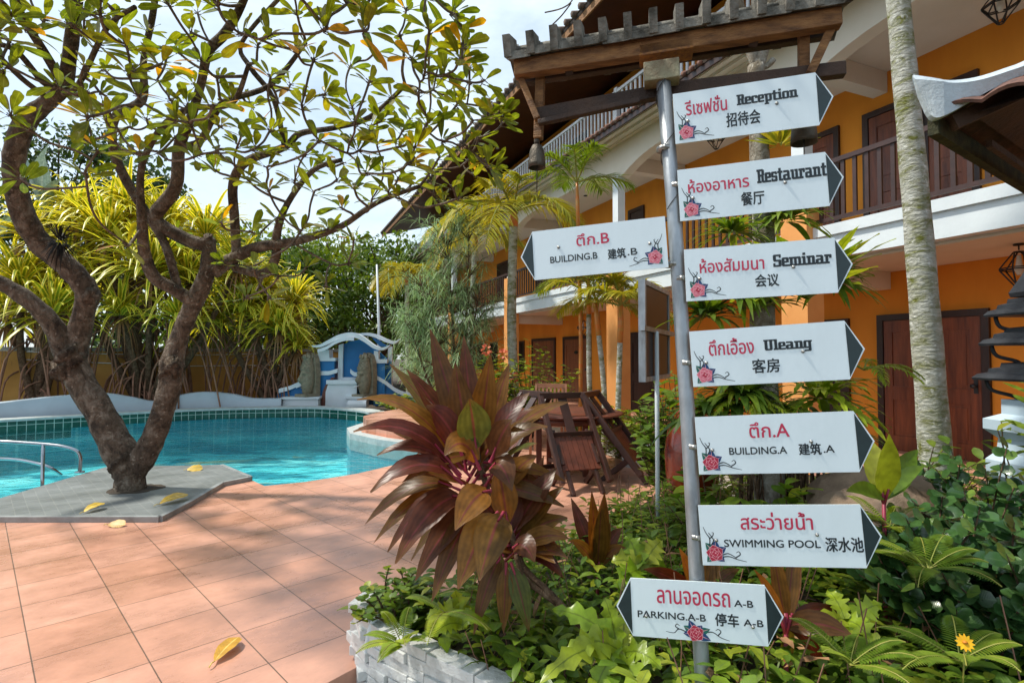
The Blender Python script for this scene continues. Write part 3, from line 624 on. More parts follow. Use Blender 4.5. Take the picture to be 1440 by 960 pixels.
m = MB(); fpr(m, [(490, 845), (492, 720), (512, 655), (742, 655), (742, 845)], -.1, .28); fpr(m, [(500, 655), (500, 622), (745, 622), (745, 655)], -.1, .34); m.build('cascade_basin', M['white'], ft)
m = MB(); fpr(m, arcpts([(455, 840), (462, 740), (490, 660), (540, 600)]) + [(560, 606), (515, 655), (494, 720), (492, 840)], -.08, .24); m.build('red_edge', M['teak'], ft)
for k, (x0, x1) in enumerate(((180, 450), (670, 835))):
    m = MB(); fpr(m, [(x0, 842), (x0, 770), (x1, 770), (x1, 842)], .02, .55); fpr(m, [(x0 - 14, 770), (x0 - 14, 756), (x1 + 12, 756), (x1 + 12, 770)], .02, .6); m.build('plinth', M['white'], ft)
m = MB(); p = FO + FX * ((40 - 640) * S_) + FN * .4 + Z * (FZ0 + .12); m.tube([p, p + FX * .55], .12, 12); p = FO + FX * ((690 - 640) * S_) + FN * .62 + Z * (FZ0 + .1); m.tube([p, p + FX * .5], .13, 12); m.build('white_pipe', M['white'], ft)
for o in ft.children:
    for pl in o.data.polygons: pl.use_smooth = False
def head(x0, x1, ytop, ybot, label):
    cx = (x0 + x1) / 2; base = FO + FX * ((cx - 640) * S_) + FN * .28 + Z * (FZ0 + (850 - ybot) * S_)
    H = (ybot - ytop) * S_; W = (x1 - x0) * S_ * .9; t = thing('stone_head', base, label, 'statue', 'stone heads beside the fountain')
    fx = (FX * .55 - FN * .0 + FN * .25).normalized(); fx = (Vector((-.5, -.86, 0))).normalized(); sx = Vector((-fx.y, fx.x, 0))   # faces left of the camera
    rows = []; NV, NU = 36, 40
    for i in range(NV + 1):
        v = i / NV; row = []
        for k in range(NU + 1):
            a = (k / NU - .5) * 2 * math.pi
            r = (math.sin(math.pi * min(.985, max(.05, v * .86 + .06))) ** .45)
            f = math.cos(a); s = math.sin(a); front = max(0, f)
            z = v * .86
            hw = W * .48 * r * (1 if v > .35 else .72 + .28 * v / .35); hd = W * .5 * r
            bump = 0; u = s
            if f > 0:
                g = lambda x, c, w_: math.exp(-((x - c) / w_) ** 2)
                bump += .13 * g(u, 0, .13) * (g(v, .42, .09) + .55 * g(v, .54, .1))          # nose
                bump += .07 * g(u, 0, .3) * (g(v, .275, .022) + g(v, .225, .024)) - .03 * g(u, 0, .3) * g(v, .25, .012)   # lips
                bump += .05 * g(u, 0, .25) * g(v, .12, .05)                               # chin
                bump -= .07 * (g(u, .4, .2) + g(u, -.4, .2)) * g(v, .53, .05)
                bump += .05 * (g(u, .4, .17) + g(u, -.4, .17)) * g(v, .515, .026)           # closed eyes
                bump += .05 * (g(abs(u), .38, .28)) * g(v, .61, .02)                         # brows
                bump += .04 * g(v, .72, .02) + .03 * g(v, .78, .015)                          # headband
            if v > .74: bump += .04 * math.sin(a * 9) * math.sin(v * 70)
            row.append(base + sx * (s * hw) + fx * (f * hd + bump * W * 2.6) + Z * (z * H))
        rows.append(row)
    m = MB(); m.smooth = True; m.grid(rows); m.build('face', M['stone'], t)
    m = MB(); m.smooth = True; m.lathe([(W * .3, .78 * H), (W * .36, .82 * H), (W * .3, .87 * H), (W * .25, .885 * H), (W * .27, .91 * H), (W * .16, .95 * H), (W * .1, .97 * H), (W * .13, .985 * H), (.01, H)], base, 12)
    for k in range(7):
        a = k / 7 * 6.283; q = base + Vector((math.cos(a) * W * .3, math.sin(a) * W * .3, .86 * H)); m.lathe([(W * .08, 0), (W * .1, .03 * H), (.01, .1 * H)], q, 6)
    m.build('headdress', M['stone'], t)
    m = MB(); bk = base - fx * (W * .42)
    pts = [(-W * .55, 0), (W * .55, 0), (W * .58, H * .5), (W * .5, H * .78), (W * .3, H * .95), (0, H * 1.0), (-W * .3, H * .95), (-W * .5, H * .78), (-W * .58, H * .5)]
    m.prism(pts, bk, sx, Z, fx, -.08, .08); m.box(base + fx * (W * .05) + Z * .03, W * 1.1, W * 1.2, .07, sx, fx, Z); m.build('back_slab', M['stone'], t)
    m = MB(); q = base + fx * (W * .56) + Z * (.25 * H); m.tube([q, q + fx * .16 - Z * .05], .02, 7); m.build('spout', M['white'], t)
head(285, 415, 395, 752, 'left stone head spouting from the fountain, under the yellow pandanus')
head(738, 872, 395, 758, 'right stone head on the fountain beside the blue swooping wall')
m = MB(); p = at(532, 480, 17.5); m.tube([(p.x, 17.5, -.1), (p.x + .02, 17.5, 2.4), (at(530, 372, 17.5).x, 17.5, at(530, 372, 17.5).z)], [.05, .045, .03], 8); tag(m.build('flag_pole', M['white']), 'slender white pole rising behind the fountain wall', 'pole')

# ================================================================== FOLIAGE HELPERS
def clump_cloud(m, centers, n_per, size, elong=1.6, updir=.45):
    """many small two-face leaves scattered over the shells of clumps; centers: (pos, radius)"""
    for c, r in centers:
        n = int(n_per * r * r)
        for _ in range(n):
            d = Vector((random.gauss(0, 1), random.gauss(0, 1), random.gauss(0, 1))).normalized()
            p = Vector(c) + Vector((d.x, d.y, d.z * .8)) * (r * (U(.55, 1.05)))
            q = (d + rv(.9) + Z * updir).normalized(); t = q.orthogonal().normalized(); t = (t * U(-1, 1) + q.cross(t) * U(-1, 1) - Z * .3).normalized()
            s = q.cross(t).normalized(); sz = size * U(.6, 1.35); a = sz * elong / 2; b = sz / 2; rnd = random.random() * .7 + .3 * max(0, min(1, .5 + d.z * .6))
            k = q * (.18 * sz)
            m.add([p - t * a, p - s * b + k, p + t * a * 1.1, p + s * b + k], [(0, 1, 2), (0, 2, 3)], [(0, 0, rnd), (.5, -1, rnd), (1, 0, rnd), (.5, 1, rnd)])
def tree(base, H, spread, nclump, mt, label, n_per=110, size=.16, name='leafy_tree', r0=.22, rc=(.55, 1.1), cr0=.3):
    base = Vector(base); t = thing(name, base, label, 'tree', 'trees behind the pool wall')
    m = MB(); top = base + Vector((U(-.4, .4), U(-.4, .4), H * .8)); m.tube(crv([base - Z * .2, base + Vector((U(-.2, .2), 0, H * .3)), top], 5), [r0 * (1 - .07 * k) for k in range(11)], 8)
    cs = []
    for k in range(nclump):
        a = U(0, 6.283); h = U(cr0, 1); q = base + Vector((math.cos(a) * spread * U(.15, 1) * (1.15 - .5 * h), math.sin(a) * spread * U(.15, 1) * (1.15 - .5 * h), H * h)); cs.append((q, U(*rc)))
        s0 = base + (top - base) * max(.2, h - .3); m.tube(crv([s0, (s0 + q) / 2 + Z * .2, q], 3), [r0 * .4, r0 * .32, r0 * .28, r0 * .22, r0 * .18, r0 * .14, r0 * .1], 5)
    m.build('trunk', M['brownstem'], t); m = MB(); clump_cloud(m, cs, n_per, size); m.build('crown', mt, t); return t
# wooded background, every tree its own
for px, Y, ht, spr, nc, mk, lb in [
    (-120, 24, 11.5, 3.4, 40, 'dark', 'tall dark tree beyond the wall at the far left edge'),
    (70, 22, 10.3, 3.0, 44, 'dark', 'dark dense tree standing behind the frangipani left trunk'),
    (190, 21, 8.4, 2.6, 38, 'dark', 'dark tree showing through the gap above the yellow pandanus'),
    (270, 24, 7.4, 2.6, 44, 'mid', 'mid green tree right of the dark one behind the frangipani fork'),
    (345, 27, 7.4, 2.6, 44, 'lightl', 'bright yellow green tree above the right hand pandanus'),
    (425, 25, 6.3, 2.4, 46, 'mid', 'green bushy tree behind the fountain roof, left of the pole'),
    (480, 30, 7.6, 3.0, 46, 'lightl', 'light green feathery topped tree behind the fountain pole'),
    (545, 27, 7.0, 2.8, 46, 'mid', 'green tree between the white pole and the hotel end'),
    (590, 38, 7.4, 3.2, 30, 'dark', 'distant dark tree at the far end of the hotel')]:
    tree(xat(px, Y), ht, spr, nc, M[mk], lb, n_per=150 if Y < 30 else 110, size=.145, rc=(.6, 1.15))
m = MB()
cs = []
for k in range(60):
    x = -26 + k * .42 + U(-.3, .3); cs.append((Vector((x, 33 + U(-2, 2), U(.5, 2.8))), U(.9, 1.5)))
clump_cloud(m, cs, 34, .3); tag(m.build('far_woodland', M['mid']), 'mass of far green undergrowth behind the pool wall', 'woodland', kind='stuff')

# ================================================================== PANDANUS
def pandanus(x, Y, heads, label, stems=True):
    base = xat(x, Y, -.1); t = thing('pandanus_plant', base, label, 'plant', 'variegated pandanus along the pool wall')
    ms = MB(); ml = MB(); mr = MB(); mdry = MB()
    for (px, py, dY, r, n) in heads:
        h = at(px, py, Y + dY); mid = (base + h) / 2 + Vector((U(-.2, .2), U(-.2, .2), -.1))
        ms.tube(crv([base + Vector((U(-.15, .15), U(-.15, .15), 0)), mid, h], 5), [.1, .1, .095, .09, .085, .08, .08, .075, .07, .07, .06], 7)
        for k in range(n):
            a = k * 2.39996 + U(-.2, .2); e = U(-.25, 1.0) + .35 * (k / n); d = Vector((math.cos(a), math.sin(a), 0)) * math.cos(e) + Z * math.sin(e)
            L_ = r * U(.8, 1.2); p0 = h + d * .08 - Z * .1 + Z * .25 * (k / n); p1 = p0 + d * L_ * .58 + Z * .1; p2 = p0 + d * L_ * .86 - Z * L_ * U(.15, .62)
            ml.leaf(p0, p1, p2, U(.11, .16), 'bld', 6, -.3, rnd=random.random())
        for k in range(22):
            a = U(0, 6.28); mdry.leaf(h - Z * .15, h + Vector((math.cos(a) * .35, math.sin(a) * .35, -.25)), h + Vector((math.cos(a) * .45, math.sin(a) * .45, -U(.8, 1.3))), .06, 'bld', 5)
        for k in range(8):
            s = U(.15, .75); q = base.lerp(h, s); a = U(0, 6.28); rr = U(.35, .85) * (q.z + .2) / 1.4
            mr.tube(crv([q, q + Vector((math.cos(a) * rr * .6, math.sin(a) * rr * .6, -q.z * .25)), Vector((q.x + math.cos(a) * rr, q.y + math.sin(a) * rr * .8, -.1))], 4), .022, 5)
    ms.build('trunk', M['brownstem'], t); ml.build('leaf_rosette', M['pand'], t); mr.build('prop_root', M['root'], t); mdry.build('dead_leaf', M['brownleaf'], t)
pandanus(205, 14.9, [(290, 330, .3, 1.7, 80), (110, 300, .5, 1.7, 80), (335, 375, .3, 1.6, 80), (170, 440, -.6, 1.5, 70), (250, 450, -.6, 1.4, 60), (150, 335, -.2, 2.3, 130), (212, 385, -.5, 2.2, 145), (110, 400, .2, 1.9, 101), (265, 395, .2, 1.9, 116), (235, 318, .4, 1.8, 87), (180, 290, .3, 1.7, 87)], 'largest yellow striped pandanus, seen between the two frangipani stems')
pandanus(52, 14.0, [(40, 330, .4, 1.7, 80), (30, 400, 0, 1.9, 101), (75, 440, -.3, 1.6, 87), (10, 450, .2, 1.6, 72), (95, 370, .5, 1.6, 72)], 'yellow striped pandanus with reddish prop roots at the far left wall')
pandanus(385, 15.9, [(415, 425, .4, 1.4, 80), (330, 400, .4, 1.5, 80), (345, 440, 0, 1.6, 116), (392, 462, -.1, 1.35, 130), (370, 410, .3, 1.5, 87), (310, 455, .2, 1.5, 87), (418, 488, .2, .85, 72)], 'yellow striped pandanus on tangled prop roots just left of the fountain')
# pale banana-like fan leaves far left
t = thing('fan_palm', xat(45, 15, -.1), 'pale blue grey fan leaf plant behind the left frangipani trunk', 'palm'); m = MB(); m2 = MB()
for px, py, tx, ty, wd in [(62, 300, 70, 200, .4), (60, 300, 35, 220, .34), (55, 300, 15, 268, .34), (66, 300, 92, 250, .3), (50, 300, 2, 330, .4)]:
    a = at(px, py, 15); b = at(tx, ty, 14.8); m.leaf(a, (a + b) / 2 + Vector((0, -.3, .2)), b, wd, 'lan', 8, .45); m2.tube([xat(55, 15, -.1), a], .05, 6)
M['paleleaf'] = leafmat('pale_fan_leaf', [(.22, .3, .27), (.3, .37, .34)], .2, .4, rib=(.4, .45, .4), tcol=(1.3, 1.4, 1.2))
m.build('leaf', M['paleleaf'], t); m2.build('stem', M['greytrunk'], t)

# ================================================================== FRANGIPANI
fr = thing('frangipani_tree', TB_, 'gnarled frangipani with twin stems and olive leaves growing from the grey deck', 'tree')
skel = []; RS = .61
def branch(m, pts, n=5, sides=10, knob=.0, rec=True):
    P3 = [at(a, b, Y) for a, b, Y, r in pts]; R3 = [r * RS * Y / FPX for a, b, Y, r in pts]
    C = crv(P3, n); RR = crv1(R3, n)
    RR = [max(.008, r * (1 + U(-knob, knob))) for r in RR]
    m.tube(C, RR, sides)
    if rec:
        for c, r in zip(C, RR): skel.append((c, r))
mt_ = MB()
branch(mt_, [(185, 702, 6.1, 34), (183, 688, 6.1, 32), (182, 670, 6.1, 30), (176, 648, 6.1, 36), (160, 618, 6.1, 33), (138, 575, 6.1, 31), (115, 540, 6.1, 30), (102, 505, 6.1, 29), (112, 465, 6.1, 24), (120, 430, 6.05, 23), (122, 408, 6.0, 24), (95, 375, 5.9, 24), (62, 348, 5.8, 25), (36, 310, 5.6, 24), (22, 262, 5.4, 22), (20, 220, 5.2, 22), (36, 172, 5.1, 21), (66, 145, 5.0, 18), (90, 122, 5.0, 16), (97, 85, 4.9, 15), (104, 30, 4.8, 14), (112, -40, 4.6, 12), (125, -110, 4.4, 9)], 4, 14, .07)
branch(mt_, [(100, 515, 6.08, 24), (82, 470, 6.0, 23), (60, 440, 5.9, 20), (30, 415, 5.8, 18), (-5, 395, 5.7, 17), (-60, 370, 5.5, 15), (-130, 300, 5.2, 11), (-150, 200, 4.8, 8)], 4, 12, .09)
branch(mt_, [(182, 672, 6.1, 26), (198, 648, 6.1, 28), (216, 615, 6.1, 25), (230, 575, 6.1, 24), (240, 535, 6.12, 24), (242, 510, 6.12, 25), (252, 475, 6.15, 19), (266, 440, 6.15, 20), (283, 405, 6.15, 19), (293, 375, 6.15, 18), (294, 340, 6.15, 15)], 4, 12, .06)
# knots
for px, py, Y, r in [(98, 500, 5.98, 34), (86, 520, 5.95, 26), (244, 515, 6.0, 24), (232, 525, 6.02, 17), (128, 415, 5.92, 22), (170, 650, 5.98, 30), (294, 338, 6.1, 16)]:
    c = at(px, py, Y + .03); r = r * .6 * Y / FPX; rows = []
    for i in range(9):
        a = math.pi * i / 8; rows.append([c + Vector((math.sin(a) * math.cos(b), math.sin(a) * math.sin(b), math.cos(a))) * (r * (.82 + .25 * math.sin(b * 3 + a * 4))) for b in [2 * math.pi * k / 12 for k in range(13)]])
    mt_.smooth = True; mt_.grid(rows); mt_.smooth = False
mt_.build('trunk', M['bark'], fr)
mb_ = MB(); RS = .74
branch(mb_, [(280, 425, 6.15, 13), (266, 420, 6.1, 13), (242, 405, 6.0, 12), (217, 390, 5.9, 12), (203, 355, 5.8, 11), (200, 310, 5.6, 9), (197, 262, 5.5, 7), (203, 222, 5.4, 6), (230, 177, 5.3, 6), (267, 153, 5.2, 6), (313, 150, 5.1, 5), (333, 137, 5.0, 5), (350, 90, 4.8, 4)])
branch(mb_, [(250, 405, 6.05, 8), (238, 360, 6.0, 8), (225, 330, 6.0, 8), (193, 280, 5.9, 9), (167, 233, 5.8, 9), (158, 198, 5.7, 8), (164, 162, 5.6, 8), (200, 140, 5.5, 8), (202, 85, 5.3, 6), (215, 20, 5.0, 6), (225, -60, 4.7, 5)])
branch(mb_, [(293, 345, 6.15, 13), (265, 338, 6.1, 13), (228, 318, 6.0, 13), (218, 303, 5.95, 13), (247, 262, 5.8, 12), (252, 207, 5.7, 11), (268, 167, 5.5, 9), (283, 117, 5.3, 8), (293, 73, 5.1, 9), (318, 45, 4.9, 9), (345, -5, 4.7, 7), (370, -90, 4.4, 6)])
branch(mb_, [(252, 207, 5.7, 8), (280, 200, 5.6, 7), (300, 165, 5.5, 6), (318, 142, 5.4, 6), (380, 120, 5.1, 5), (430, 60, 4.8, 4)])
branch(mb_, [(300, 382, 6.15, 14), (330, 362, 6.1, 12), (362, 348, 6.0, 11), (400, 342, 5.9, 9), (432, 335, 5.8, 8), (480, 318, 5.7, 6), (530, 285, 5.5, 5), (590, 262, 5.3, 4)])
branch(mb_, [(333, 362, 6.1, 9), (330, 310, 6.0, 9), (328, 258, 5.9, 9), (347, 227, 5.8, 8), (400, 207, 5.7, 7), (422, 188, 5.6, 6), (470, 180, 5.4, 5), (520, 165, 5.2, 5), (570, 120, 4.9, 4)])
branch(mb_, [(400, 207, 5.7, 5), (385, 140, 5.5, 5), (352, 95, 5.3, 5), (340, 60, 5.2, 4), (400, -10, 4.8, 4)])
branch(mb_, [(330, 376, 6.12, 9), (372, 384, 6.05, 9), (388, 360, 6.0, 9), (390, 325, 5.9, 8), (405, 285, 5.8, 6), (440, 240, 5.6, 5), (480, 225, 5.4, 4)])
branch(mb_, [(90, 120, 5.0, 9), (60, 70, 4.7, 8), (30, 20, 4.4, 7), (0, -60, 4.1, 6)])
branch(mb_, [(88, 130, 5.0, 7), (60, 115, 4.8, 6), (20, 70, 4.5, 5), (-30, 60, 4.3, 4)])
branch(mb_, [(85, 132, 5.0, 5), (110, 120, 4.8, 5), (150, 40, 4.5, 5), (190, 10, 4.3, 4)])
branch(mb_, [(70, 140, 5.0, 5), (30, 110, 4.7, 5), (-20, 60, 4.4, 4)])
mb_.build('branch', M['bark'], fr)
# twigs grown towards scattered tips, a rosette at each tip
def inpoly(x, y, P):
    c = False; j = len(P) - 1
    for i in range(len(P)):
        if (P[i][1] > y) != (P[j][1] > y) and x < (P[j][0] - P[i][0]) * (y - P[i][1]) / (P[j][1] - P[i][1]) + P[i][0]: c = not c
        j = i
    return c
tips = []
DENSE = [(-150, -260), (620, -260), (640, -60), (590, 20), (560, 110), (500, 190), (420, 180), (330, 120), (250, 130), (180, 90), (120, 130), (-60, 100), (-150, 120)]
SPARSE = [(590, 20), (640, 40), (690, 110), (715, 180), (700, 260), (640, 300), (560, 280), (480, 300), (420, 280), (400, 200), (500, 190), (560, 110)]
MIDP = [(110, 130), (180, 90), (300, 110), (420, 190), (430, 280), (330, 250), (260, 220), (130, 215), (100, 190)]
LOWP = [(340, 300), (470, 300), (520, 340), (470, 400), (400, 430), (330, 440), (300, 330), (200, 330), (160, 380), (130, 350)]
tries = 0
def place(P, n, mind, ylo, yhi, xr):
    k = 0; tr = 0
    while k < n and tr < 6000:
        tr += 1; x = U(*xr); y = U(ylo, yhi)
        if not inpoly(x, y, P): continue
        if any((x - a) ** 2 + (y - b) ** 2 < mind * mind for a, b, _ in tips): continue
        Y = 4.15 + 1.25 * max(-.6, min(1.2, y / 280)) + U(-.75, .75); tips.append((x, y, Y)); k += 1
place(DENSE, 190, 22, -260, 200, (-150, 650)); place(SPARSE, 62, 20, 10, 300, (400, 730)); place(MIDP, 34, 26, 80, 290, (100, 440)); place(LOWP, 16, 32, 290, 440, (120, 530))
for q in [(640, 20, 4.4), (655, 45, 4.4), (610, -5, 4.4), (690, 235, 4.7), (708, 165, 4.6), (700, 160, 4.6), (660, 95, 4.6), (120, 165, 3.7), (150, 150, 4.3), (15, 160, 4.2), (5, 90, 3.9), (28, 250, 4.6), (120, 240, 4.6), (40, 180, 4.4)]: tips.append(q)
mw = MB(); mlv = MB()
root3 = at(290, 350, 6.1)
T3 = sorted([at(*q) for q in tips], key=lambda p: (p - root3).length)
sk = [(c, r) for c, r in skel if c.z > 2.0]
for tp in T3:
    best = min(sk, key=lambda s: (s[0] - tp).length + .35 * max(0, s[0].z - tp.z) + (.25 if s[1] > .09 else 0))
    a = best[0]; d = tp - a; l = d.length
    r0 = min(best[1] * .8, .012 + .008 * l); perp = d.orthogonal().normalized() * U(-.12, .12) * l
    mid1 = a + d * .35 + perp - Z * .06 * l + rv(.05 * l); mid2 = a + d * .72 + perp * .7 - Z * .1 * l + rv(.05 * l)
    C = crv([a, mid1, mid2, tp], 4); n = len(C); RR = [r0 + (.0105 - r0) * k / (n - 1) for k in range(n)]
    mw.tube(C, RR, 6); sk += [(c, r) for c, r in list(zip(C, RR))[3:]]
    dr = (C[-1] - C[-3]).normalized(); dr = (dr + Z * .5).normalized(); s = dr.orthogonal().normalized(); b = dr.cross(s)
    tone = random.random() * .55
    for k in range(random.randint(7, 11)):
        an = k * 2.39996 + U(-.3, .3); e = U(.1, .75) + (.5 if k > 7 else 0)
        d2 = (s * math.cos(an) + b * math.sin(an)) * math.cos(e) + dr * math.sin(e)
        L_ = U(.12, .225); p0 = tp - dr * U(0, .05); wd = L_ * U(.36, .46); rr = min(1, tone + U(0, .45)); rr = 1.0 if random.random() < .035 else rr * .93
        st = p0 + d2 * .035; mw.tube([p0, st], .004, 4, False)
        mlv.dleaf(st, d2, L_, wd, U(-.05, .28), prof='obo', n=7, fold=.14, up=Z + rv(.55), rnd=rr)
mw.build('twig', M['twig'], fr); mlv.build('leaf', M['plum'], fr)
# dark epiphyte on the left stem
t = thing('air_plant', at(82, 340, 5.6), 'dark spiky air plant clinging to the left frangipani stem', 'plant'); m = MB(); c = at(84, 340, 5.55)
for k in range(120):
    d = (rv(1) + Vector((.35, -.4, 0))).normalized(); m.dleaf(c + d * .05, d, U(.14, .26), .02, .3, prof='bld', n=3)
M['airplant'] = leafmat('dark_air_plant', [(.012, .009, .007), (.03, .022, .015)], .1, .7, tcol=(1, 1, 1)); m.build('leaf_tuft', M['airplant'], t)

# ================================================================== PALMS
def frond(ml, mst, p, d, L_, nl, ll, lw, droop, rndb=0, vee=.5, sg=4):
    p = Vector(p); d = Vector(d).normalized(); p1 = p + d * L_ * .55; p2 = p + d * L_ * .9 - Z * L_ * droop
    pts = [p * ((1 - t) ** 2) + p1 * (2 * t * (1 - t)) + p2 * (t * t) for t in [i / 8 for i in range(9)]]
    mst.tube(pts, [.014 * L_ * (1 - .09 * i) for i in range(9)], 5, False)
    for i in range(nl):
        t = .16 + .84 * i / (nl - 1); q = p * ((1 - t) ** 2) + p1 * (2 * t * (1 - t)) + p2 * (t * t); tg = ((p1 - p) * (1 - t) + (p2 - p1) * t).normalized()
        sd_ = tg.cross(Z); sd_ = sd_.normalized() if sd_.length > 1e-3 else Vector((1, 0, 0)); up = sd_.cross(tg)
        l = ll * (math.sin(math.pi * (.18 + .75 * t)) ** .8) * U(.85, 1.1)
        for s in (-1, 1):
            dd = (sd_ * s * .8 + tg * (.45 + .5 * t) + up * vee * U(.1, .6) + rv(.08)).normalized()
            ml.dleaf(q, dd, l, lw, U(.2, .55), prof='bld', n=sg, fold=.3, rnd=min(.999, max(0, rndb + U(-.25, .35))))
def palm(name, base, top, r0, r1, fr_, mleaf, mtrunk, label, shaft=None, grp=None, bend=.1):
    base = Vector(base); top = Vector(top); t = thing(name, base, label, 'palm', grp)
    m = MB(); C = crv([base, (base + top) / 2 + Vector((U(-bend, bend), U(-bend, bend), 0)), top], 8); n = len(C)
    m.tube(C, [(r0 + (r1 - r0) * k / (n - 1)) * (1.05 if k % 2 else 1) for k in range(n)], 10); m.build('trunk', mtrunk, t)
    if shaft:
        m = MB(); d = (top - C[-4]).normalized(); m.tube([top - d * .02, top + d * shaft * .5, top + d * shaft], [r1 * 1.1, r1 * 1.15, r1 * .6], 8); m.build('crownshaft', M['redstem'], t); top = top + d * shaft * .95
    ml = MB(); ms = MB()
    for (a, e, L_, nl, ll, lw, dr, rb) in fr_:
        d = Vector((math.cos(a) * math.cos(e), math.sin(a) * math.cos(e), math.sin(e))); frond(ml, ms, top, d, L_, nl, ll, lw, dr, rb)
    ml.build('frond', mleaf, t); ms.build('frond_rib', M['cordstem'] if False else M['palmstem'], t); return t
M['palmstem'] = mat('palm_rib', (.2, .24, .04), (.3, .26, .05), 5, .5)
def fset(n, L_, nl, ll, lw, dr, e0=.1, e1=1.2, rb=.3): return [(k * 2.39996 + U(-.3, .3), e0 + (e1 - e0) * (k / (n - 1)), L_ * U(.85, 1.1), nl, ll, lw, dr * U(.7, 1.2), rb) for k in range(n)]
# bare lichen covered trunk at the right
b = at(1322, 660, 5.0); b = Vector((b.x, b.y, -.1)); tp = at(1262, -5, 5.0)
palm('areca_palm', b, tp + (tp - at(1292, 330, 5.0)) * .45, .135, .08, fset(9, 1.9, 34, .5, .05, .45), M['palm'], M['palmbark'], 'tall palm trunk spotted with lichen in front of the right hand door', .5, bend=.03)
# drooping yellow palm in front of the facade
Y = 11.2; palm('areca_palm', xat(727, Y, -.1), at(722, 318, Y), .1, .085, [(3.5, .55, 2.0, 40, .72, .05, .75, .7), (4.4, .3, 1.9, 40, .75, .05, .8, .6), (5.6, .5, 2.0, 40, .7, .05, .75, .5), (.2, .55, 1.9, 36, .7, .05, .7, .5), (2.6, .7, 1.9, 36, .65, .05, .6, .4), (1.4, .9, 1.8, 30, .6, .05, .5, .3), (4.0, 1.0, 1.7, 30, .6, .05, .55, .8), (5.0, 1.15, 1.6, 30, .6, .05, .5, .3), (3.1, .2, 1.8, 36, .7, .05, .8, .8)], M['palmy'], M['palmbark'], 'palm with drooping yellow fronds before the orange column left of the building B sign', .3)
Y = 9.4; palm('sealing_wax_palm', xat(815, Y, -.1), at(813, 318, Y), .035, .03, [(k * .9, .35 + .12 * k, 1.1, 26, .42, .035, .35, .3) for k in range(8)], M['palm'], M['redstem'], 'slender palm with red stem whose crown reaches above the hanging bell', .8, bend=.06)
for px, pt, py, Y, lb in [(848, 842, 470, 8.6, 'slim palm with orange red crownshaft, nearest the hotel column'), (868, 872, 480, 8.2, 'slim palm with orange red crownshaft close behind the black board'), (834, 828, 440, 8.9, 'slim grey stemmed palm, leftmost of the clump below the building B sign')]:
    palm('sealing_wax_palm', xat(px, Y, -.1), at(pt, py, Y), .045, .04, fset(8, 1.0, 26, .42, .035, .4, .2, 1.2, .5), M['palmy'] if px != 834 else M['palm'], M['palmbark'], lb, .55, 'palms in the hotel bed', .05)
Y = 20; palm('areca_palm', xat(575, Y, -.1), at(572, 400, Y), .09, .07, fset(10, 1.8, 36, .7, .06, .75, .2, 1.1, .7), M['palmy'], M['palmbark'], 'far palm with golden hanging fronds at the hotel end beside the feathery tree', .3)
Y = 15.5; palm('areca_palm', xat(660, Y, -.1), at(668, 345, Y), .08, .07, fset(9, 1.9, 36, .7, .06, .75, .2, 1.1, .75), M['palmy'], M['palmbark'], 'palm with yellow hanging fronds just right of the feathery tree', .3)
Y = 9.6
for px, lb in ((828, 'low tuft of palm fronds behind the patio table, left'), (880, 'low tuft of palm fronds by the orange column behind the chairs')):
    t = thing('young_palm', xat(px, Y, 0), lb, 'palm', 'young palms behind the patio'); ml = MB(); ms = MB()
    for k in range(8): frond(ml, ms, xat(px, Y, -.05), (math.cos(k * .8), math.sin(k * .8), 1.5), 1.25, 22, .4, .03, .35, .4)
    ml.build('frond', M['palm'], t); ms.build('rib', M['palmstem'], t)
# feathery she-oak
def feathery(px, Y, tops, label, dens=1.0):
    base = xat(px, Y, -.1); t = thing('feathery_tree', base, label, 'tree', 'feathery leaved trees by the hotel'); m = MB(); ml = MB()
    for (tx, ty, spread, n) in tops:
        tp = at(tx, ty, Y); C = crv([base, base.lerp(tp, .5) + rv(.15), tp], 6); m.tube(C, [.045 - .003 * k for k in range(len(C))], 6)
        for k in range(int(n * dens)):
            s = U(.38, 1.0); q = C[int(s * (len(C) - 1))]; d = rv(1); d.z = abs(d.z) * .7; d.normalize(); e = q + d * spread * U(.3, 1) * (1.15 - .6 * s) + Z * .1
            m.tube([q, q.lerp(e, .6) + Z * .1, e], [.011, .008, .004], 4, False)
            for j in range(22):
                u = U(.3, 1); r_ = q.lerp(e, u) + Z * .1 * u; dd = (d * .6 + rv(.8) - Z * .15).normalized(); ml.dleaf(r_, dd, U(.2, .42), .017, U(.1, .6), prof='bld', n=2)
    m.build('trunk', M['brownstem'], t); ml.build('foliage', M['feather'], t)
feathery(640, 11.0, [(628, 330, 1.5, 80), (590, 390, 1.4, 70), (660, 300, 1.2, 46), (675, 400, 1.0, 40), (575, 450, 1.0, 44)], 'soft grey green feathery tree in front of the hotel end')
feathery(600, 13.5, [(598, 480, .9, 40), (612, 520, .7, 26)], 'lower feathery shrub beside the blue swooping wall')
# ================================================================== SIGN POST FRAME
YAW = R_(14); LEAN = R_(-2)
SR = Vector((math.cos(YAW), -math.sin(YAW), 0)); N0 = Vector((-math.sin(YAW), -math.cos(YAW), 0))
SN = (N0 * math.cos(LEAN) - Z * math.sin(LEAN)).normalized(); SU = SR.cross(-SN).normalized()
if SU.z < 0: SU = -SU
SO = CAM + ray(958, 500) * 2.0
def splane(px, py, c=0):
    r = ray(px, py); o = SO + SN * c
    return CAM + r * ((o - CAM).dot(SN) / r.dot(SN))
def suv(px, py): p = splane(px, py); return ((p - SO).dot(SR), (p - SO).dot(SU))
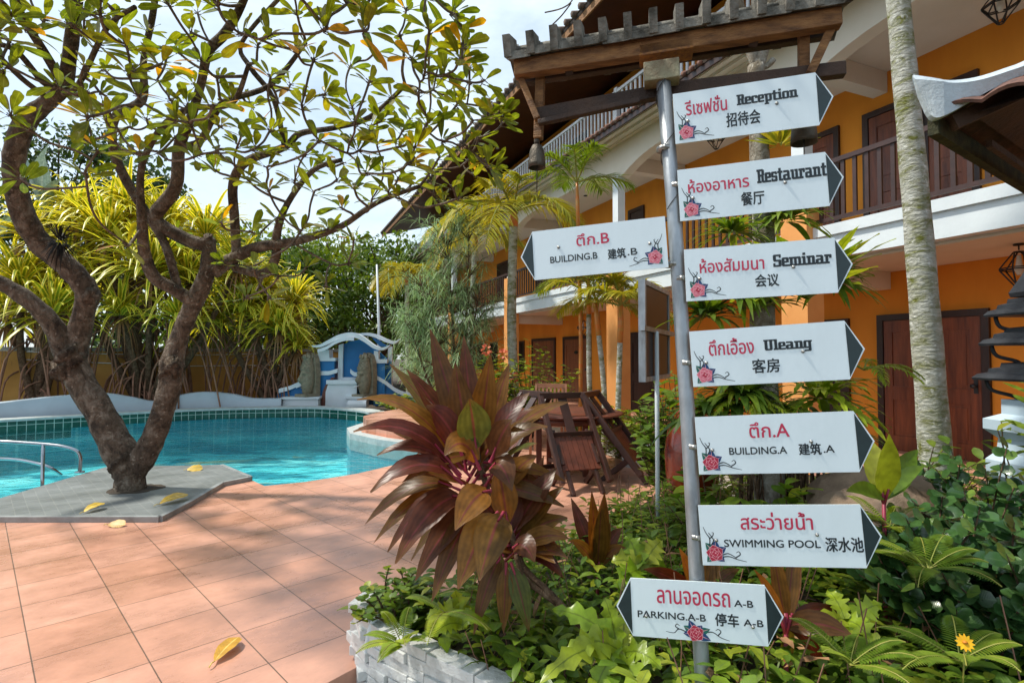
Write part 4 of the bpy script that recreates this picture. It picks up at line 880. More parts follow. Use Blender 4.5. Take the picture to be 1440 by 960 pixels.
# ---- lettering
SLAB = {
 'R': (5.2, [(.6, 0, 1.9, 7), (0, 0, 2.5, .9), (0, 6.1, 3.9, 7), (3.2, 3.9, 4.6, 6.6), (1.9, 3.3, 4.2, 4.2), (2.9, .4, 4.2, 3.4), (3.6, 0, 5.2, .9)]),
 'e': (4.2, [(0, .5, 1.3, 4.5), (.4, 4.1, 3.4, 5), (2.6, 2.2, 3.8, 4.6), (1.3, 2.1, 2.7, 2.9), (.4, 0, 3.8, .9)]),
 'c': (4.1, [(0, .5, 1.3, 4.5), (.4, 4.1, 3.4, 5), (2.5, 3.2, 3.7, 4.6), (.4, 0, 3.7, .9)]),
 'p': (4.9, [(.6, -2, 1.9, 5), (0, -2, 2.5, -1.2), (0, 4.1, .7, 5), (1.9, 4.1, 4, 5), (3.2, .4, 4.5, 4.6), (1.9, 0, 4, .9)]),
 't': (3.6, [(.8, .3, 2.1, 6.5), (0, 4.1, 3.1, 5), (1.2, 0, 3.2, .9)]),
 'i': (2.8, [(.6, 0, 1.9, 5), (0, 0, 2.5, .9), (0, 4.1, .7, 5), (.6, 5.8, 1.9, 7)]),
 'o': (4.5, [(0, .5, 1.3, 4.5), (2.8, .5, 4.1, 4.5), (.4, 4.1, 3.7, 5), (.4, 0, 3.7, .9)]),
 'n': (5.2, [(.6, 0, 1.9, 5), (0, 0, 2.4, .9), (0, 4.1, .7, 5), (1.9, 4.1, 4, 5), (3.1, 0, 4.4, 4.6), (2.7, 0, 5, .9)]),
 's': (4.1, [(.3, 4.1, 3.3, 5), (0, 2.5, 1.2, 4.6), (.3, 2.1, 3.4, 2.9), (2.5, .4, 3.7, 2.5), (.2, 0, 3.4, .9), (2.7, 3.5, 3.5, 4.6), (.1, .3, .9, 1.5)]),
 'a': (4.9, [(.3, 4.1, 3.4, 5), (2.7, 0, 4, 4.6), (.8, 2.2, 2.8, 3.0), (0, .4, 1.3, 2.7), (.4, 0, 2.8, .9), (3.9, 0, 4.7, .9)]),
 'u': (5.2, [(.6, .4, 1.9, 5), (0, 4.1, .8, 5), (1.1, 0, 3.3, .9), (3.1, 0, 4.4, 5), (2.6, 4.1, 3.4, 5), (4.3, 0, 5, .9)]),
 'r': (4.1, [(.6, 0, 1.9, 5), (0, 0, 2.6, .9), (0, 4.1, .7, 5), (1.9, 4.0, 3.6, 5), (2.7, 3.1, 3.8, 4.7)]),
 'S': (5, [(.4, 6.1, 4.1, 7), (0, 3.7, 1.4, 6.6), (.4, 3.1, 4.1, 4), (3.1, .5, 4.5, 3.6), (.2, 0, 4.1, .9), (3.5, 5.2, 4.3, 7), (0, 0, .9, 2)]),
 'm': (7.4, [(.6, 0, 1.9, 5), (0, 0, 2.3, .9), (0, 4.1, .7, 5), (1.9, 4.1, 6.3, 5), (3, 0, 4.2, 4.6), (2.7, 0, 4.6, .9), (5.4, 0, 6.7, 4.6), (5.0, 0, 7.2, .9)]),
 'U': (5.6, [(.5, .5, 1.9, 7), (0, 6.1, 2.4, 7), (.9, 0, 4.3, .9), (3.4, .5, 4.7, 7), (2.9, 6.1, 5.2, 7)]),
 'l': (2.8, [(.6, 0, 1.9, 7), (0, 0, 2.5, .9), (0, 6.1, .7, 7)]),
 'g': (4.7, [(0, .5, 1.3, 4.5), (.4, 4.1, 2.9, 5), (.4, 0, 2.9, .9), (2.7, -1.6, 4, 5), (.4, -2, 3.6, -1.1), (3.9, 4.1, 4.5, 5)])}
_txt = {}
def textmesh(s):
    """outlines of the built-in font, each contour filled on its own so that overlapping strokes stay solid"""
    if s in _txt: return _txt[s]
    c = bpy.data.curves.new('lettering', 'FONT'); c.body = s; c.size = 1; c.resolution_u = 5; c.fill_mode = 'NONE'
    o = bpy.data.objects.new('lettering', c); col.objects.link(o); bpy.context.view_layer.update()
    me = bpy.data.meshes.new_from_object(o.evaluated_get(bpy.context.evaluated_depsgraph_get()))
    P = [(v.co.x, v.co.y) for v in me.vertices]; adj = {}
    for e in me.edges: a, b = e.vertices; adj.setdefault(a, []).append(b); adj.setdefault(b, []).append(a)
    seen = set(); loops = []
    for st in adj:
        if st in seen: continue
        lp = [st]; seen.add(st); cur = st
        while True:
            nx = [q for q in adj[cur] if q not in seen]
            if not nx: break
            cur = nx[0] if not (len(lp) == 1 and st + 1 in nx) else st + 1; seen.add(cur); lp.append(cur)
        if len(lp) > 2: loops.append(lp)
    bpy.data.objects.remove(o); bpy.data.curves.remove(c); bpy.data.meshes.remove(me)
    def area(lp): return .5 * sum(P[lp[k - 1]][0] * P[lp[k]][1] - P[lp[k]][0] * P[lp[k - 1]][1] for k in range(len(lp)))
    A = [area(lp) for lp in loops]
    outs = []; hl = []
    for h in range(len(A)):
        x, y = P[loops[h][0]]; inn = [k for k in range(len(A)) if k != h and abs(A[k]) > abs(A[h]) and inpoly(x, y, [P[q] for q in loops[k]])]
        if inn and A[max(inn, key=lambda k: abs(A[k]))] * A[h] < 0: hl.append((h, inn))
        else: outs.append(h)
    holes = {k: [] for k in outs}
    for h, inn in hl:
        inn = [k for k in inn if k in holes]
        if inn: holes[min(inn, key=lambda k: abs(A[k]))].append(h)
    vs = []; fs = []
    for k in outs:
        ids = loops[k] + [q for h in holes[k] for q in loops[h]]; b = len(vs); vs += [P[q] for q in ids]
        for tr in tessellate_polygon([[Vector((*P[q], 0)) for q in loops[k]]] + [[Vector((*P[q], 0)) for q in loops[h]] for h in holes[k]]): fs.append(tuple(q + b for q in tr))
    _txt[s] = (vs, fs); return _txt[s]
def slabmesh(s):
    vs = []; fs = []; x = 0
    for ch in s:
        wd, rs = SLAB[ch]
        for (a, b, c, d) in rs:
            e = .17; a -= e; b -= e * .6; c += e; d += e * .6; i = len(vs); vs += [(x + a, b), (x + c, b), (x + c, d), (x + a, d)]; fs.append((i, i + 1, i + 2, i + 3))
        x += wd
    return vs, fs
def fit(vs, u0, u1, v0, v1):
    xs = [v[0] for v in vs]; ys = [v[1] for v in vs]; a, b, c, d = min(xs), max(xs), min(ys), max(ys)
    return [(u0 + (x - a) / (b - a) * (u1 - u0), v0 + (y - c) / (d - c) * (v1 - v0)) for x, y in vs]
def petal(a, r, wd, n=8, cx=0, cy=0):
    pts = []
    for i in range(n + 1): t = i / n; pts.append((r * t, wd * math.sin(math.pi * t ** .8) / 2))
    for i in range(n - 1, 0, -1): t = i / n; pts.append((r * t, -wd * math.sin(math.pi * t ** .8) / 2))
    return [(cx + x * math.cos(a) - y * math.sin(a), cy + x * math.sin(a) + y * math.cos(a)) for x, y in pts]
def ribbon(pts, w0, w1):
    P = crv([Vector((x, y, 0)) for x, y in pts], 6); L_ = []; R2 = []; N = len(P)
    for i, p in enumerate(P):
        d = (P[min(i + 1, N - 1)] - P[max(i - 1, 0)]).normalized(); w_ = w0 + (w1 - w0) * i / (N - 1); w_ *= .5
        L_.append((p.x - d.y * w_, p.y + d.x * w_)); R2.append((p.x + d.y * w_, p.y - d.x * w_))
    return L_ + R2[::-1]
GRP = 'direction signs on the leaning pole'
def sign(name_label, LT, LB, RT, RB, TIP, items, motif, double=False, left=False, tone=0):
    a, b, c, d = suv(*LT), suv(*LB), suv(*RT), suv(*RB)
    lm = ((a[0] + b[0]) / 2, (a[1] + b[1]) / 2); rm = ((c[0] + d[0]) / 2, (c[1] + d[1]) / 2)
    th = math.atan2(rm[1] - lm[1], rm[0] - lm[0]); L_ = math.hypot(rm[0] - lm[0], rm[1] - lm[1]); H = (math.hypot(a[0] - b[0], a[1] - b[1]) + math.hypot(c[0] - d[0], c[1] - d[1])) / 2
    ux = SR * math.cos(th) + SU * math.sin(th); uy = SU * math.cos(th) - SR * math.sin(th)
    O = SO + SR * lm[0] + SU * lm[1] - uy * (H / 2); AR = .27 * H
    t = thing('direction_sign', O, name_label, 'sign', GRP)
    body = [(0, 0)] + ([(L_, 0), (L_ + AR, H / 2), (L_, H)] if not left else [(L_, 0), (L_, H)]) + [(0, H)] + ([(-AR, H / 2)] if left or double else [])
    m = MB(); m.prism(body, O, ux, uy, SN, -.002, .002); m.build('panel', M['signwhite'], t)
    def sheet(mm, poly, h): 
        tr = tessellate_polygon([[Vector((x, y, 0)) for x, y in poly]]); mm.add([O + ux * x + uy * y + SN * h for x, y in poly], tr)
    for s in ([-1] if left else [1, -1] if double else [1]):
        m = MB(); e = .0055
        x0 = L_ + .001 if s > 0 else -.001
        sheet(m, [(x0, e * 1.4), (x0 + s * (AR - e * 1.25), H / 2), (x0, H - e * 1.4)], .0032); m.build('arrowhead', M['signdark'], t)
    for kind, s, u0, u1, v0, v1, mk in items:
        vs, fs = slabmesh(s) if kind == 'slab' else textmesh(s)
        vs = fit(vs, u0 * L_, u1 * L_, v0 * H, v1 * H); m = MB()
        if kind == 'slab':
            for k, f in enumerate(fs): m.add([O + ux * vs[i][0] + uy * vs[i][1] + SN * (.0031 + (k % 9) * .00004) for i in f], [(0, 1, 2, 3)])
        else:
            e = {'thai': .0007, 'cjk': .0009, 'latin': .0005}[kind]
            for k in range(9):
                ex, ey = (0, 0) if k == 8 else (e * math.cos(k * .785), e * math.sin(k * .785))
                m.add([O + ux * (x + ex) + uy * (y + ey) + SN * (.0032 + k * .00003) for x, y in vs], fs)
        m.build({'slab': 'english_lettering', 'latin': 'english_lettering', 'thai': 'thai_lettering', 'cjk': 'chinese_lettering'}[kind], M[mk], t)
    # rose motif
    cx, cy, fl, main = motif; cx *= L_; cy *= H; q = H * .138
    m = MB(); h = .0030
    def put(poly, mi, dh):
        m.mi = mi; sheet(m, [(cx + x * fl, cy + y) if True else 0 for x, y in poly], h + dh)
    if not double:
        lv = [(2.25, 1.5), (1.45, 1.45), (-.75, 1.3), (3.95, 1.3), (.5, 1.4)]
        rb = [[(.7, -.45), (1.6, -.35), (2.6, -.7), (3.6, -.95)], [(.8, -.2), (1.5, .0), (2.2, -.35), (2.5, -.7)], [(2.4, -.45), (2.9, -.1), (2.75, .25), (2.45, .1)], [(-.55, .9), (-.5, 1.8), (-.9, 2.5), (-1.15, 3.2)], [(-.35, 1.0), (-.05, 1.6), (-.45, 2.3), (-.6, 2.5)], [(-.5, 1.8), (-.15, 2.05), (0, 2.45), (-.2, 2.5)]]
    else:
        lv = [(2.6, 1.5), (2.0, 1.6), (3.2, 1.35), (.35, 1.7), (-.4, 1.75), (.9, 1.2)]
        rb = [[(.9, .1), (2, .3), (3, -.3), (4, -.6)], [(-.9, 0), (-2, .4), (-2.6, -.1), (-3.6, 0)], [(2.6, -.1), (3, .4), (2.7, .7), (2.4, .5)], [(-2, .4), (-2.4, .7), (-2.2, 1), (-1.9, .8)]]
    for k, (a_, r_) in enumerate(lv): put(petal(a_, r_ * q * 1.1, 1.0 * q), 2 if k % 3 else 3, .0001 + .00002 * k); put(petal(a_ + .02, r_ * q * 1.05, .08 * q), 5, .00028)
    for k, r_ in enumerate(rb): put(ribbon([(x * q, y * q) for x, y in r_], .15 * q, .05 * q), 4, .00006 + .000015 * k)
    for k in range(5): a_ = k * 1.2566 + .5; put(petal(a_, 1.06 * q, 1.3 * q), 5, .00034 + .00002 * k); put(petal(a_, 1.0 * q, 1.18 * q), 0, .00046 + .00002 * k)
    for k in range(5): a_ = k * 1.2566 + 1.1; put(petal(a_, .8 * q, .8 * q), 5, .0006 + .00004 * k); put(petal(a_, .74 * q, .7 * q), 0 if main == 'pink' else 1, .00062 + .00004 * k)
    for k in range(4): a_ = k * 1.57 + .2; put(petal(a_, .46 * q, .5 * q), 5, .00085 + .00004 * k); put(petal(a_, .41 * q, .42 * q), 1, .00087 + .00004 * k)
    put(petal(.8, .2 * q, .2 * q), 5, .0011)
    m.build('rose_motif', [M['pink'] if main == 'pink' else M['rosered'], M['rosered'], M['blueink'], M['greenink'], M['signblack'], M['palepink']], t)
    for bu, bv in (((.1, .42), (.73, .52)) if not left else ((.2, .62), (.88, .5))) if not double else ((.11, .36), (.9, .3)):
        m = MB(); c0 = O + ux * (bu * L_) + uy * (bv * H); m.tube([c0 + SN * .002, c0 + SN * .006, c0 + SN * .0065], [.0065, .0055, .003], 8); m.tube([c0 + SN * .006, c0 + SN * .009], .0028, 6); m.build('bolt', M['bolt'], t)
    return t
RM = (.085, .2, 1, 'pink')
sign('top white arrow sign reading Reception, pointing right', (944, 133), (952, 203), (1145, 103), (1153, 176), (1175, 138), [('thai', 'รีเซฟชั่น', .085, .385, .53, .84, 'signred'), ('slab', 'Reception', .455, .875, .53, .79, 'signblack'), ('cjk', '招待会', .375, .61, .19, .46, 'signblack')], RM)
sign('white arrow sign reading Restaurant, pointing right, second from the top', (952, 240), (957, 311), (1158, 214), (1168, 290), (1188, 250), [('thai', 'ห้องอาหาร', .07, .49, .52, .78, 'signred'), ('slab', 'Restaurant', .545, 1.0, .56, .82, 'signblack'), ('cjk', '餐厅', .43, .585, .17, .42, 'signblack')], RM)
sign('white arrow sign reading Building B, the only one pointing left', (749, 327), (752, 393), (935, 303), (940, 377), (730, 360), [('thai', 'ตึก.B', .34, .585, .6, .84, 'signred'), ('latin', 'BUILDING.B', .13, .49, .31, .44, 'signblack'), ('cjk', '建筑', .57, .7, .27, .47, 'signblack'), ('latin', '.B', .715, .785, .31, .44, 'signblack')], (.91, .22, -1, 'pink'), left=True)
sign('white arrow sign reading Seminar, pointing right', (961, 350), (966, 425), (1170, 336), (1181, 410), (1201, 368), [('thai', 'ห้องสัมมนา', .105, .54, .52, .79, 'signred'), ('slab', 'Seminar', .6, .975, .54, .77, 'signblack'), ('cjk', '会议', .475, .63, .19, .42, 'signblack')], RM)
sign('white arrow sign reading Uleang, pointing right', (968, 466), (976, 544), (1186, 451), (1196, 533), (1217, 491), [('thai', 'ตึกเอื้อง', .125, .42, .54, .83, 'signred'), ('slab', 'Uleang', .485, .79, .52, .76, 'signblack'), ('cjk', '客房', .4, .575, .19, .43, 'signblack')], RM)
sign('white arrow sign reading Building A, pointing right', (977, 587), (983, 666), (1199, 577), (1209, 664), (1231, 620), [('thai', 'ตึก.A', .35, .6, .61, .87, 'signred'), ('latin', 'BUILDING.A', .21, .575, .33, .45, 'signblack'), ('cjk', '建筑', .65, .785, .3, .49, 'signblack'), ('latin', '.A', .8, .865, .33, .45, 'signblack')], (.085, .2, 1, 'red'))
sign('white arrow sign reading Swimming Pool, pointing right', (982, 709), (988, 795), (1208, 710), (1219, 797), (1241, 753), [('thai', 'สระว่ายน้ำ', .265, .71, .6, .88, 'signred'), ('latin', 'SWIMMING POOL', .15, .745, .31, .43, 'signblack'), ('cjk', '深水池', .775, .995, .25, .48, 'signblack')], (.085, .2, 1, 'red'))
sign('lowest white sign reading Parking A-B, with arrows at both ends', (887, 812), (890, 893), (1075, 822), (1080, 908), (1103, 866), [('thai', 'ลานจอดรถ', .2, .745, .6, .83, 'signred'), ('latin', 'A-B', .775, .91, .62, .73, 'signblack'), ('latin', 'PARKING.A-B', .045, .56, .335, .45, 'signblack'), ('cjk', '停车', .63, .8, .28, .49, 'signblack'), ('latin', 'A-B', .835, .975, .31, .42, 'signblack')], (.48, .125, 1, 'red'), double=True)
# ---- pole
POLE = [splane(931, 92, -.034), splane(948, 300, -.034), splane(968, 600, -.034), splane(989, 975, -.034)]
pb = POLE[-1] + (POLE[-1] - POLE[0]).normalized() * .62
sp = thing('sign_post', pb, 'leaning grey galvanised pole carrying all the white arrow signs', 'post')
m = MB(); m.tube(POLE + [pb], .0265, 16); m.build('pole', M['galv'], sp)
for px, py in [(935, 210), (951, 262), (944, 372), (958, 392), (966, 510), (975, 627), (980, 753), (975, 860)]:
    m = MB(); p = splane(px, py, -.034); m.tube([p + SU * .008, p - SU * .008], .031, 12); m.tube([p + SN * .0 , p + SN * .032], .008, 6)
    m.build('clamp', M['bolt'], sp)
m = MB(); C = []
for k in range(60):
    t = k / 59; p = POLE[0].lerp(POLE[1], t * .95 + .03); a = t * 15; C.append(p + SR * (.031 * math.cos(a)) + SN * (.031 * math.sin(a)))
m.tube(C, .0022, 4); m.build('wire', M['iron'], sp)
m = MB(); p = splane(990, 940, .0); m.bar(p + SR * .01, p + SR * .06 - SU * .03 + SN * .02, .012, .02); m.build('latch', M['brownstem'], sp)
# ---- little tiled roof over the pole
def sp3(px, py, c=-.05): return splane(px, py, c)
rf = thing('bell_roof', splane(935, 92, -.05), 'narrow mossy tiled timber roof with hanging bells on top of the sign pole', 'roof')
A_ = sp3(724, 99); B_ = sp3(1182, 26); bd = (B_ - A_).normalized(); bu = SN.cross(bd).normalized(); bu = bu if bu.z > 0 else -bu; RL = (B_ - A_).length
M['timb'] = M['timber']
m = MB(); m.bar(A_, B_, .05, .066, SU); m.build('front_beam', M['timber'], rf, bevel=.006)
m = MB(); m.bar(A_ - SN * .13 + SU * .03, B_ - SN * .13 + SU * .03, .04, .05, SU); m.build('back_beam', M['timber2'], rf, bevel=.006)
m = MB()
def rp(s, o, h): return A_ + bd * s + SN * (.05 - o) + bu * h     # o: 0 front .. .56 back
def rh(o): return .036 + .05 * (1 - abs(o - .11) / .11)
nt_ = 13
for k in range(nt_):
    s0 = -.02 + (RL + .04) * k / nt_; s1 = -.02 + (RL + .04) * (k + 1) / nt_; j = U(-.006, .006)
    for (oa, ob) in ((0, .11), (.22, .11)):
        m.add([rp(s0, oa, rh(oa) - .012 + j), rp(s1, oa, rh(oa) - .012 + j), rp(s1, ob, rh(ob) - .012), rp(s0, ob, rh(ob) - .012), rp(s0, oa, rh(oa) + .02 + j), rp(s1, oa, rh(oa) + .02 + j), rp(s1, ob, rh(ob) + .02), rp(s0, ob, rh(ob) + .02)], [(0, 1, 2, 3), (4, 7, 6, 5), (0, 4, 5, 1), (1, 5, 6, 2), (2, 6, 7, 3), (3, 7, 4, 0)])
m.build('roof_tile', M['mosstile'], rf)
m = MB()
for k in range(nt_ + 1):
    s = -.015 + (RL + .03) * k / nt_; j = U(-.004, .004)
    for (oa, ob) in ((-.02 + j, .11), (.24, .11)):
        a = rp(s, oa, rh(max(0, oa)) + .03); b = rp(s, ob, rh(ob) + .03); m.bar(a, b, .03, .085 + U(-.006, .01), bu)
m.tube([rp(-.03, .11, rh(.11) + .03), rp(RL + .03, .11, rh(.11) + .03)], .02, 8)
m.build('tile_rib', M['mosstile'], rf)
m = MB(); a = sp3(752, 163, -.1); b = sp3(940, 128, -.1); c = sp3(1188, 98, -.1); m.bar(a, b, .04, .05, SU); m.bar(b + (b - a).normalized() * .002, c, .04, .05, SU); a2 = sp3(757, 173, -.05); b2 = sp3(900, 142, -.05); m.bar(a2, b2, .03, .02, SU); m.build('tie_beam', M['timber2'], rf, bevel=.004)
m = MB()
m.bar(sp3(760, 108, -.1), sp3(757, 196, -.1), .036, .036, SN); m.build('hanging_post', M['timber'], rf, bevel=.004)
m = MB(); m.bar(sp3(1130, 40, -.1), sp3(1130, 112, -.1), .036, .036, SN); m.build('hanging_post', M['timber'], rf, bevel=.004)
m = MB(); m.bar(sp3(733, 112, -.07), sp3(756, 168, -.07), .026, .03, SN); m.bar(sp3(1168, 42, -.07), sp3(1139, 104, -.07), .03, .03, SN); m.build('brace', M['timber'], rf, bevel=.004)
m = MB(); m.bar(sp3(800, 100, -.06), sp3(802, 90, -.17), .03, .03, SN); m.bar(sp3(1060, 60, -.06), sp3(1060, 50, -.17), .03, .03, SN); m.build('rafter', M['timber2'], rf)
m = MB(); p = splane(930, 104, -.034); m.box(p + SN * .0, .13, .07, .075, bd, SN, bu); m.build('bracket', mat('rusty_mossy_steel', (.3, .28, .17), (.16, .1, .05), 12, .7, .5), rf, bevel=.004)
m = MB(); p = splane(936, 74, -.07); m.box(p, .2, .09, .045, bd, SN, bu); m.build('saddle_block', mat('orange_timber', (.45, .18, .03), (.16, .06, .02), 12, .6, .4, stretch=(4, 4, 4)), rf, bevel=.004)
def bell(px, py, r, h, label, string):
    p = sp3(px, py, -.1); t = thing('hanging_bell', p, label, 'bell', 'bells hanging from the tiled sign roof'); m = MB()
    pr = [(r * .93, -h), (r, -h), (r * .97, -h * .8), (r * .9, -h * .5), (r * .8, -h * .25), (r * .55, -h * .06), (r * .2, 0), (r * .1, .01)]
    vs = pr + []; m.lathe([(r * .3, -h * .2), (r * .75, -h * .3), (r * .9, -h)] + pr, p, 20); m.lathe([(.012, 0), (.012, .02), (.004, .03)], p, 8); m.build('bell_body', M['bronze'], t)
    m = MB(); m.tube([p + Z * .05, p], .004, 5); m.tube([p - Z * h * .3, p - Z * (h + string)], .0022, 5); m.build('clapper_cord', M['iron'], t)
bell(755, 203, .036, .098, 'bronze bell hanging below the left end of the tiled sign roof', .1)
bell(1130, 158, .046, .115, 'bronze bell half hidden behind the reception sign', .07)

# ================================================================== BLACK BOARD ON A POST
bb = thing('black_board', gp(920, 760, -.1), 'black glossy board in a metal frame on a thin post beside the orange urn', 'board')
a = at(903, 393, 4.0); b = at(937, 411, 4.76); zb = at(903, 537, 4.0).z; dx = Vector((b.x - a.x, b.y - a.y, 0)); wl = dx.length; dx.normalize(); dn = Vector((dx.y, -dx.x, 0)); zt = a.z; hh = zt - zb; ctr = Vector((a.x, a.y, zb))
m = MB(); m.box(ctr + dx * wl / 2 + Z * hh / 2, wl - .04, .03, hh - .04, dx, dn, Z); m.build('panel', M['screen'], bb)
m = MB(); fw = .035
m.box(ctr + Z * hh / 2, fw, .05, hh, dx, dn, Z); m.box(ctr + dx * wl + Z * hh / 2, fw, .05, hh, dx, dn, Z)
for z in (fw / 2, hh - fw / 2): m.box(ctr + dx * wl / 2 + Z * z, wl - fw - .002, .05, fw, dx, dn, Z)
m.build('frame', M['galv'], bb)
m = MB(); q = at(921, 466, 4.3); m.tube([Vector((q.x, q.y - .05, -.1)), Vector((q.x, q.y - .05, q.z))], .017, 10); m.build('post', M['white'], bb)
m = MB(); p = at(903, 461, 3.94); p2 = at(945, 470, 4.85); m.bar(p, p2, .04, .035); m.build('cross_bar', M['galv'], bb)

# ================================================================== GLAZED URN
Y = 4.9; p = xat(972, Y, -.1); m = MB(); m.lathe([(.13, 0), (.15, .02), (.19, .25), (.225, .55), (.235, .75), (.21, .93), (.15, 1.03), (.125, 1.06), (.15, 1.1), (.155, 1.13), (.12, 1.13), (.1, 1.05)], p, 28); tag(m.build('glazed_urn', M['urn']), 'tall orange red glazed urn standing right behind the sign pole', 'urn')

# ================================================================== PATIO SET
TC = xat(796, 7.3, 0)
t = thing('patio_table', TC, 'round red brown wooden patio table with chairs tipped against it', 'table')
m = MB(); m.lathe([(.70, .735), (.73, .742), (.74, .755), (.73, .77), (.0, .772)], TC, 40); m.build('tabletop', M['teak'], t)
m = MB(); m.lathe([(.6, .65), (.61, .65), (.61, .734), (.6, .734)], TC, 24); m.build('apron', M['teak'], t)
for k in range(4):
    a = k * math.pi / 2 + .5; q = TC + Vector((math.cos(a) * .42, math.sin(a) * .42, 0)); m = MB(); m.box(q + Z * .367, .07, .07, .734); m.build('leg', M['teak'], t, bevel=.006)
m = MB(); m.bar(TC + Vector((math.cos(.5) * .42, math.sin(.5) * .42, .08)), TC - Vector((math.cos(.5) * .42, math.sin(.5) * .42, -.08)), .06, .05); m.bar(TC + Vector((-math.sin(.5) * .42, math.cos(.5) * .42, .08)), TC - Vector((-math.sin(.5) * .42, math.cos(.5) * .42, -.08)), .06, .049); m.build('foot_rail', M['chairwood'], t)
def folding_chair(label):
    t = thing('folding_chair', (0, 0, 0), label, 'chair', 'folding chairs tipped against the patio table')
    for s in (-1, 1):
        m = MB(); m.bar((s * .23, .3, .86), (s * .235, -.3, .1), .045, .06); m.build('back_rail', M['chairwood'], t, bevel=.005)
        m = MB(); m.bar((s * .175, .1, .52), (s * .18, -.17, .24), .035, .05); m.bar((s * .18, -.17, .24), (s * .18, .12, .0), .035, .05); m.build('leg', M['chairwood'], t, bevel=.005)
        m = MB(); m.bar((s * .14, -.08, .3), (s * .145, -.34, .0), .035, .05); m.build('leg', M['chairwood'], t, bevel=.005)
    m = MB(); m.bar((-.25, .285, .85), (.25, .285, .85), .05, .06); m.build('top_rail', M['chairwood'], t, bevel=.005); m = MB(); m.bar((-.21, .02, .5), (.21, .02, .5), .03, .045); m.build('cross_bar', M['chairwood'], t, bevel=.005)
    m = MB(); m.bar((0, .29, .83), (0, .04, .51), .09, .016, Vector((1, 0, 0)).cross(Vector((0, .25, .32)))); m.build('splat', M['chairwood'], t)
    m = MB()
    for k in range(7): x = -.165 + k * .055; m.bar((x, .02, .47), (x, -.2, .2), .05, .018, Vector((0, .3, -.25)))
    m.build('seat', M['teak'], t); return t
ch = folding_chair('dark folding chair tipped towards the table, nearest to the camera')
def setc(o, px, Y, rot): q = xat(px, Y, 0); o.location = q; o.rotation_euler = (0, 0, rot); o.scale = (1.2, 1.2, 1.2)
setc(ch, 806, 6.4, .3)
o = copy_tree(ch); o['label'] = 'dark folding chair tipped against the right far side of the table'; setc(o, 868, 6.85, 1.1)
o = copy_tree(ch); o['label'] = 'dark folding chair tipped against the left side of the table, behind the red plant'; setc(o, 722, 6.85, -.95)
t = thing('slatted_chair', xat(770, 8.9, 0), 'pale wooden slatted chair upright behind the patio table', 'chair'); cx = xat(773, 8.75, 0)
ux_ = Vector((.97, -.2, 0)); un_ = Vector((.2, .97, 0))
m = MB()
for s in (-1, 1): m.bar(cx + ux_ * s * .24, cx + ux_ * s * .24 + un_ * .16 + Z * 1.04, .035, .045); 
m.build('back_leg', M['palewood'], t); m = MB()
for s in (-1, 1): m.bar(cx + ux_ * s * .24 - un_ * .42, cx + ux_ * s * .24 - un_ * .42 + Z * .44, .04, .04)
m.build('front_leg', M['palewood'], t); m = MB(); m.bar(cx - ux_ * .26 + un_ * .155 + Z * 1.02, cx + ux_ * .26 + un_ * .155 + Z * 1.02, .03, .07); m.bar(cx - ux_ * .24 + un_ * .09 + Z * .6, cx + ux_ * .24 + un_ * .09 + Z * .6, .03, .05)
for k in range(7): x = -.19 + k * .063; m.bar(cx + ux_ * x + un_ * .092 + Z * .62, cx + ux_ * x + un_ * .15 + Z * .985, .033, .014)
m.build('backrest', M['palewood'], t); m = MB()
for k in range(7): m.bar(cx - ux_ * .25 - un_ * (.42 - k * .075) + Z * .45, cx + ux_ * .25 - un_ * (.42 - k * .075) + Z * .45, .06, .02)
m.build('seat', M['palewood'], t)

# ================================================================== POOL HANDRAIL
t = thing('pool_handrail', gp(112, 662, .045), 'curved stainless steel handrail at the pool edge by the tree', 'handrail'); m = MB()
a = gp(112, 664, .045); m.tube(crv([a, a + Z * .2, a + Vector((-.1, -.02, .3)), a + Vector((-.45, -.05, .36)), a + Vector((-1.2, -.2, .42)), a + Vector((-2.2, -.5, .4)), a + Vector((-3, -.8, .3))], 6), .022, 10)
m.tube(crv([gp(86, 668, -.1), gp(60, 662, -.02) + Z * .08, gp(0, 655, -.02) + Z * .1, gp(-120, 660, 0) + Z * .06], 6), .022, 10); q = a + Vector((-.42, -.05, 0)); m.tube([q + Z * .36, q - Z * .7], .02, 8); m.build('rail', M['chrome'], t)
m = MB(); m.lathe([(.055, 0), (.055, .012), (.03, .018)], a, 14); m.build('flange', M['chrome'], t)

# ================================================================== FALLEN LEAVES
def fallen(x0, y0, x1, y1, z, wf, label, lift=.0):
    a = gp(x0, y0, z + .012); b = gp(x1, y1, z + .012); d = (b - a); m = MB(); L_ = d.length; s = d.cross(Z).normalized()
    m.leaf(a + d * .16 + Z * .004, (a + b) / 2 + Z * (.02 + lift), b + Z * (.004 + lift), L_ * wf, 'obo', 9, .12, up=(Z * .85 + Vector((0, -.5, 0))).normalized(), rnd=random.random(), wave=.02)
    m.tube([a + d * .17 + Z * .006, a + d * .08 + Z * .01, a], .0035, 5); tag(m.build('fallen_leaf', M['plumfall']), label, 'leaf', 'fallen frangipani leaves')
fallen(294, 938, 335, 899, .0, .42, 'fallen yellow leaf lying alone on the foreground tiles', .01)
fallen(112, 722, 146, 712, .045, .5, 'fallen yellow leaf on the front edge of the grey deck', .03)
fallen(146, 738, 176, 738, .0, .6, 'pale fallen leaf on the tiles just below the deck edge')
fallen(216, 711, 264, 699, .045, .45, 'curled orange fallen leaf on the right corner of the deck', .03)
fallen(258, 661, 285, 659, .045, .8, 'yellow fallen leaf at the pool side of the deck')

